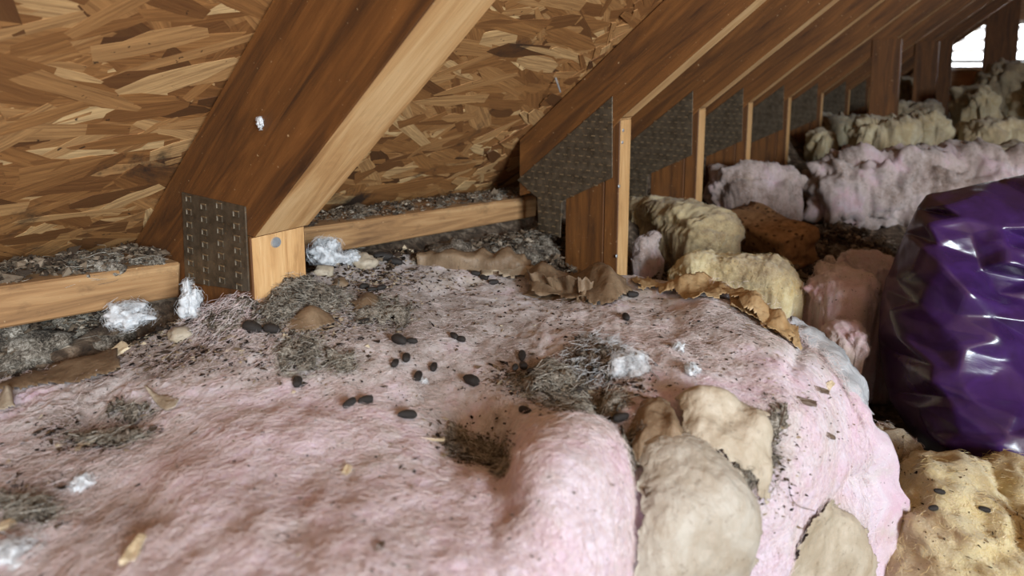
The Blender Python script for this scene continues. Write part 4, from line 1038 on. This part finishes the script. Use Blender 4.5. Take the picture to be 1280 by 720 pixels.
# ------------------------------------------------------------------ other batts
def roll_batt(label, path, w, h, mat, dirt=0.3, tan=0.0, seed=0, nu=110, nv=56, amp=1.0, flat=0.7, fib=900, fm='fibre', group='batts lying about the attic', power=3.0, name='insulation_batt', mats=None):
    """lumpy batt swept along a world path; w half width, h half height"""
    A = np.array(path, float)
    # resample with a smooth curve
    seg = np.concatenate([[0], np.cumsum(np.linalg.norm(np.diff(A, axis=0), axis=1))]); s = np.linspace(0, seg[-1], nu)
    C = np.stack([np.interp(s, seg, A[:, k]) for k in range(3)], -1)
    for _ in range(10): C[1:-1] = (C[:-2] + 2 * C[1:-1] + C[2:]) / 4
    T = np.gradient(C, axis=0); T /= np.linalg.norm(T, axis=1)[:, None]
    Bn = np.cross(T, [0, 0, 1.0]); Bn /= np.linalg.norm(Bn, axis=1)[:, None]
    Un = np.cross(Bn, T)
    ph = np.linspace(0, 2 * math.pi, nv, endpoint=False)
    cx = np.sign(np.cos(ph)) * np.abs(np.cos(ph)) ** (2 / power); cz = np.sign(np.sin(ph)) * np.abs(np.sin(ph)) ** (2 / power)
    e = np.clip(np.minimum(s, seg[-1] - s) / min(h * 1.1, seg[-1] / 2.2), 0, 1); e = np.sqrt(np.clip(1 - (1 - e) ** 2, 0, 1)) * 0.97 + 0.03
    G_ = C[:, None] + Bn[:, None] * (w * cx)[None, :, None] * e[:, None, None] + Un[:, None] * (h * cz)[None, :, None] * e[:, None, None]
    dn = np.cross(np.roll(G_, -1, 1) - np.roll(G_, 1, 1), np.gradient(G_, axis=0)); dn /= np.linalg.norm(dn, axis=-1)[..., None] + 1e-9
    ctr = C[:, None]
    sgn = np.sign(((G_ - ctr) * dn).sum(-1).mean()); dn = dn * sgn
    G_ = G_ + dn * (amp * (0.30 * h * fbm(G_ * 10 + seed * 7, 3) + 0.16 * h * fbm(G_ * 34 + seed, 3) - 0.22 * h * np.clip(1 - 4 * np.abs(pnoise(G_ * np.array([9, 9, 16]) + seed * 3)), 0, 1) + 0.0030 * fbm(G_ * 120, 2)))[..., None]
    zb = bed_z(C[:, 0], C[:, 1]); kk = np.maximum(1.0, (C[:, 2] - zb + 0.012) / (h * 0.92))     # settle on what lies below
    G_[..., 2] = np.where(G_[..., 2] < C[:, None, 2], C[:, None, 2] - (C[:, None, 2] - G_[..., 2]) * kk[:, None], G_[..., 2])
    G_[..., 2] = np.maximum(G_[..., 2], 0.004)
    a = np.arange(nu * nv).reshape(nu, nv); b = np.roll(a, -1, 1)
    F = np.stack([a[:-1], b[:-1], b[1:], a[1:]], -1).reshape(-1, 4)
    Pf = G_.reshape(-1, 3)
    d = dirt + 0.5 * fbm(Pf * 14 + seed, 3); tn = tan + 0.4 * fbm(Pf * 12 + 8 + seed, 2)
    t = thing(name, label, 'insulation', tuple(C[nu // 2] * [1, 1, 0]), group)
    link_mesh('fibreglass_body', np_mesh('fibreglass_body', Pf, F, {'dirt': d, 'tan': tn}), M[mat], t, None, True)
    if fib:
        ok = np.where((dn.reshape(-1, 3)[:, 2] > -0.2))[0]; ii = rng.choice(ok, fib)
        tag(link_mesh('loose_fibres', fibres_mesh(Pf[ii], dn.reshape(-1, 3)[ii], rng.uniform(0.004, 0.012, fib), 0.00010, 0.15, 0.9), M[fm], t), kind='stuff')
    return t, G_, dn
# yellow batt in front of the bag
ya = at(1128, 712, 0.505); yb = at(1210, 690, 0.535); yc = at(1420, 760, 0.53)
path = [(ya[0], ya[1], .085), (yb[0], yb[1], .090), (yc[0], yc[1], .075)]
ybt, YG, YN = roll_batt('yellow fibreglass batt in front of the purple bag', path, .078, .082, 'yellow', 0.12, 0.3, 1, 200, 110, 0.55, fib=3500, fm='yfibre', power=2.3)
# mid-ground
roll_batt('dull yellow batt bending away beside the pale heel post', [ony(740, 272, 1.20), ony(820, 272, 1.14), ony(872, 286, 1.06), ony(900, 310, 1.0)], .052, .042, 'yellow', 0.62, .2, 2, 200, 70, 0.8, fib=1400, fm='yfibre')
roll_batt('yellow batt lying straight behind the torn kraft edge, end to end with a pink one', [ony(832, 350, .86), ony(920, 354, .885), ony(1004, 370, .90)], .046, .044, 'yellow', 0.50, .2, 22, 180, 70, 0.7, fib=1500, fm='yfibre')
roll_batt('dusty pink batt end to end with the straight yellow batt', [ony(998, 372, .905), ony(1050, 374, .92), ony(1092, 372, .955)], .052, .048, 'pinkdark', 0.30, 0.1, 3, fib=1200)
roll_batt('short pale pink batt with a rumpled top near the bag', [ony(1050, 345, 1.06), ony(1130, 340, 1.10)], .05, .036, 'pinkdark', 0.25, .1, 31, fib=700)
roll_batt('rumpled brownish pink batt behind the broken board chunk', [ony(880, 245, 1.36), ony(930, 238, 1.40), ony(1000, 236, 1.45)], .075, .06, 'pinkdark', 0.58, .1, 4, fib=700)
roll_batt('long dark pink batt stretching behind the purple bag', [ony(1000, 238, 1.62), ony(1080, 236, 1.66), ony(1180, 236, 1.72), ony(1300, 240, 1.80)], .11, .088, 'pinkdark', 0.58, .05, 5, 160, 60, fib=1200)
roll_batt('grimy yellow-brown batt stub beyond the third truss', [ony(880, 190, 1.95), ony(985, 192, 2.0)], .10, .065, 'brownbatt', 0.2, .2, 6, fib=500, fm='yfibre')
roll_batt('low grimy batt lying across the dark beyond the trusses', [ony(985, 168, 2.55), ony(1040, 165, 2.7), ony(1090, 165, 2.75)], .14, .07, 'brownbatt', 0.4, .1, 7, fib=300)
roll_batt('pale lump of batt at the foot of the tall dark post', [ony(1060, 172, 2.05), ony(1150, 172, 2.1)], .10, .06, 'brownbatt', 0.1, .3, 8, fib=400, fm='yfibre')
roll_batt('grimy pale batt beside the tall dark post', [ony(1120, 168, 2.35), ony(1185, 165, 2.4)], .11, .07, 'brownbatt', 0.1, .2, 9, fib=300)
roll_batt('yellowish folded batt right of the tall dark post', [ony(1195, 172, 2.30), ony(1300, 170, 2.38)], .09, .05, 'brownbatt', 0.0, .35, 10, fib=300, fm='yfibre')
roll_batt('brown papery batt above the long dark pink one', [ony(1180, 200, 2.04), ony(1300, 197, 2.12)], .08, .045, 'brownbatt', 0.35, .2, 11, fib=300)
roll_batt('boxy grey batt end near the far gable', [ony(1195, 135, 3.0), ony(1236, 133, 3.05)], .13, .085, 'brownbatt', 0.15, .1, 12, fib=0, power=4)
roll_batt('second boxy grey batt near the far gable', [ony(1274, 132, 2.9), ony(1330, 132, 2.95)], .12, .09, 'brownbatt', 0.1, .1, 13, fib=0, power=4)
roll_batt('dark mound of batt under the gable vent', [ony(1215, 118, 4.0), ony(1260, 108, 4.0), ony(1330, 104, 4.0)], .2, .11, 'brownbatt', 0.5, .0, 14, fib=0)
roll_batt('far pale batt beside the square post', [ony(1110, 118, 3.6), ony(1150, 116, 3.6)], .12, .07, 'brownbatt', 0.25, .2, 15, fib=0)
roll_batt('low dark batt in front of the square post', [ony(1100, 140, 3.0), ony(1180, 142, 3.0)], .12, .05, 'brownbatt', 0.8, .0, 16, fib=0)
roll_batt('small curled lump of batt behind the heel post', [ony(802, 318, .94), ony(822, 320, .94)], .040, .036, 'pinkdark', 0.6, .0, 17, fib=500)
roll_batt('small clod of batt between the dark posts', [ony(1010, 180, 2.1), ony(1045, 180, 2.12)], .06, .045, 'brownbatt', 0.15, .25, 18, fib=200, fm='yfibre')
roll_batt('crumpled pink scrap of batt on the floor behind the plastic sheet', [ony(1035, 432, .82), ony(1085, 440, .84)], .04, .03, 'pinkdark', 0.3, .2, 19, fib=500)
roll_batt('brown slab of batt in shadow beside the purple bag', [at(1072, 540, .66), at(1100, 566, .655), at(1136, 600, .62)], .036, .030, 'brownbatt', 0.6, .1, 20, fib=300)
# crumbs and twigs on the yellow batt
ii = np.where((YN.reshape(-1, 3)[:, 2] > 0.3))[0]; jj = rng.choice(ii, 260)
tag(link_mesh('dust_crumbs', grains_mesh(YG.reshape(-1, 3)[jj] + YN.reshape(-1, 3)[jj] * .0006, rng.uniform(.001, .0035, 260), .7, 1.6), M['grain']), 'sparse brown specks on the yellow batt', 'debris', kind='stuff')
def on_yellow(u, v):
    P_ = YG.reshape(-1, 3); d = P_ - CAM; w = d @ FW
    pu = 640 + FPX * (d @ RT) / w; pv = PPY - FPX * (d @ UP) / w
    e = (pu - u) ** 2 + (pv - v) ** 2 + np.where(YN.reshape(-1, 3)[:, 2] < 0.1, 1e6, 0)
    k = int(np.argmin(e)); return P_[k], YN.reshape(-1, 3)[k]
p, n = on_yellow(1110, 603)
tw = fibres_mesh(np.repeat(p[None], 26, 0) + rng.normal(0, .006, (26, 3)) * [1, 1, .5] + n * .004, np.repeat(n[None], 26, 0), rng.uniform(.012, .03, 26), .0011, .2, .4)
tag(link_mesh('twig_bundle', tw, M['twig']), 'dark bundle of bark strips wedged between pink and yellow batts', 'twigs', kind='stuff')
for u, v, a, lab in ((1174, 616, -20, 'black pellet on the crest of the yellow batt'), (1166, 633, 10, 'dark pellet below the one on the yellow crest'), (1232, 641, -25, 'brown pellet on the yellow batt near the bag')):
    p, n = on_yellow(u, v)
    o = bpy.data.objects.new('dropping', DM[0]); COL.objects.link(o)
    o.matrix_world = Matrix.Translation(Vector(p + n * .002)) @ Matrix.Rotation(math.radians(a + 36), 4, 'Z') @ Matrix.Scale(.0085, 4)
    tag(o, lab, 'dropping', 'pellets on the yellow batt')

# broken board chunk
def chunk():
    a = ony(935, 258, 1.28); b = ony(992, 268, 1.22)
    bm = bmesh.new(); bmesh.ops.create_cube(bm, size=1)
    bmesh.ops.subdivide_edges(bm, edges=bm.edges[:], cuts=9, use_grid_fill=True)
    for w in bm.verts:
        c = np.array(w.co)
        w.co = Vector((c[0] * .16, c[1] * .075 * (1 + .15 * c[0]), c[2] * .070)) + Vector((.008 * fbm(c * 3, 3), .006 * fbm(c * 3 + 5, 3), .006 * fbm(c * 3 + 9, 3)))
    me = bpy.data.meshes.new('broken_board'); bm.to_mesh(me); bm.free()
    x = Vector((b[0] - a[0], b[1] - a[1], 0)).normalized()
    mw = Matrix.Translation(((a[0] + b[0]) / 2, (a[1] + b[1]) / 2, .186)) @ Matrix.Rotation(math.atan2(x.y, x.x), 4, 'Z') @ Matrix.Rotation(.14, 4, 'Y') @ Matrix.Rotation(.3, 4, 'X')
    return mw, me
def chunk_mat():
    t = NT('pitted_board'); P = t.coord('Object')
    n = t.noise(P, 60, 4, 0.6)
    vor = t.n('ShaderNodeTexVoronoi'); vor.inputs['Scale'].default_value = 75; t.l(P, vor.inputs['Vector'])
    c = t.ramp(n, [(0.3, lin(132, 98, 66)), (0.7, lin(190, 152, 112))])
    c = t.mix(t.ramp(vor.outputs['Distance'], [(0.20, (0.85, 0.85, 0.85)), (0.32, (0, 0, 0))]), c, lin(70, 48, 32))
    t.bump(n, 0.6, .004); return t.done(c, .85)
mw, me = chunk()
tag(link_mesh('broken_board', me, chunk_mat(), None, mw, True), 'broken pitted board chunk lying on batts between truss and bag', 'board')

# ------------------------------------------------------------------ purple bag
from mathutils.geometry import delaunay_2d_cdt
def bag():
    out = [(1156, 243), (1205, 233), (1245, 224), (1290, 216), (1340, 214), (1400, 222), (1445, 245), (1470, 300), (1490, 370), (1495, 440), (1480, 510), (1445, 570), (1390, 620), (1330, 646), (1285, 642), (1245, 624), (1200, 600), (1160, 570), (1130, 530), (1106, 490), (1096, 430), (1103, 360), (1130, 290), (1145, 262)]
    hand = [(1153, 310, -.004), (1181, 334, -.012), (1211, 365, -.014), (1238, 396, -.004), (1262, 386, .004), (1202, 272, .012), (1214, 293, .030), (1223, 325, .045), (1185, 299, .020), (1172, 306, .012), (1223, 243, -.004),
            (1275, 262, .004), (1226, 338, .042), (1243, 366, .034), (1285, 300, .050), (1290, 350, .040), (1181, 411, -.006), (1285, 402, -.016), (1250, 424, -.020), (1205, 436, -.012), (1150, 380, .004), (1122, 420, .0), (1180, 258, .004), (1250, 285, .012),
            (1135, 460, .010), (1165, 478, -.010), (1150, 510, .006), (1215, 500, -.004), (1240, 470, .008), (1270, 520, -.006), (1200, 540, .006), (1245, 560, -.006), (1262, 600, .004), (1180, 556, -.002), (1170, 440, .006), (1120, 350, .004), (1140, 340, -.003), (1220, 585, -.004)]
    g = np.random.default_rng(12)
    pts = [(u, v, o * 0.62) for u, v, o in hand]
    O = np.array(out, float)
    def ins(u, v):
        c = False; n = len(out)
        for k in range(n):
            x1, y1 = out[k]; x2, y2 = out[(k + 1) % n]
            if (y1 > v) != (y2 > v) and u < (x2 - x1) * (v - y1) / (y2 - y1) + x1: c = not c
        return c
    loop = out + [out[0]]
    tries = 0
    while len(pts) < 120 and tries < 9000:
        tries += 1
        u = g.uniform(1095, 1495); v = g.uniform(215, 645)
        if not ins(u, v) or float(segd(np.array(u), np.array(v), loop)) < 9: continue
        if min(math.hypot(u - a, (v - b) * 1.5) for a, b, _ in pts) < 27: continue
        pts.append((u, v, g.normal(0, .0024 if v > 400 else .0045)))
    ca_, sa_ = math.cos(.30), math.sin(.30)
    fwd = lambda p: Vector(((p[0] * ca_ + p[1] * sa_) / 2.2, -p[0] * sa_ + p[1] * ca_))
    allp = [fwd(p) for p in out] + [fwd(p) for p in pts]
    off = np.array([0.0] * len(out) + [p[2] for p in pts])
    n0 = len(out)
    vs, es, fs, ov, oe, of_ = delaunay_2d_cdt(allp, [(k, (k + 1) % n0) for k in range(n0)], [list(range(n0))], 1, 1e-5)
    UV_ = np.array([[v.x * 2.2 * ca_ - v.y * sa_, v.x * 2.2 * sa_ + v.y * ca_] for v in vs]); src = [o[0] if o else 0 for o in ov]
    of2 = off[src]
    d = segd(UV_[:, 0], UV_[:, 1], loop); e = np.sqrt(np.clip(1 - (1 - np.clip(d / 150, 0, 1)) ** 2, 0, 1))
    dc = 0.775 - 0.12 * sstep(400, 640, UV_[:, 1])
    Pf = at(UV_[:, 0], UV_[:, 1], dc - 0.13 * e + of2)
    Pb = at(UV_[:, 0], UV_[:, 1], dc + 0.15 * e + of2 * 0.5)
    bm = bmesh.new()
    fv = [bm.verts.new(p) for p in Pf]
    bv = [fv[k] if d[k] < 0.5 else bm.verts.new(p) for k, p in enumerate(Pb)]
    for f in fs:
        bm.faces.new([fv[k] for k in f])
        try: bm.faces.new([bv[k] for k in reversed(f)])
        except ValueError: pass
    bmesh.ops.recalc_face_normals(bm, faces=bm.faces)
    bmesh.ops.subdivide_edges(bm, edges=bm.edges[:], cuts=4, use_grid_fill=True)
    bmesh.ops.triangulate(bm, faces=bm.faces)
    for _ in range(1): bmesh.ops.smooth_vert(bm, verts=bm.verts, factor=0.5, use_axis_x=True, use_axis_y=True, use_axis_z=True)
    bm.normal_update()
    co = np.array([v.co for v in bm.verts]); no = np.array([v.normal for v in bm.verts])
    w = co + 0.02 * np.stack([fbm(co * 9 + 3 * q, 2) for q in range(3)], -1)
    cr = 0.0012 * np.clip(1 - 5 * np.abs(pnoise(w * np.array([11, 11, 17]))), 0, 1) + 0.0007 * np.clip(1 - 3 * np.abs(pnoise(w * np.array([22, 22, 40]) + 5)), 0, 1)
    co = co + no * cr[:, None]; co[:, 2] = np.maximum(co[:, 2], 0.01)
    for v, c in zip(bm.verts, co): v.co = c
    bmesh.ops.subdivide_edges(bm, edges=bm.edges[:], cuts=1, use_grid_fill=True)
    me = bpy.data.meshes.new('plastic_bag'); bm.to_mesh(me); bm.free()
    o = link_mesh('plastic_bag', me, M['bag'], None, None, True)
    return tag(o, 'full purple plastic rubbish bag slumped behind the yellow batt', 'bag')
bag()
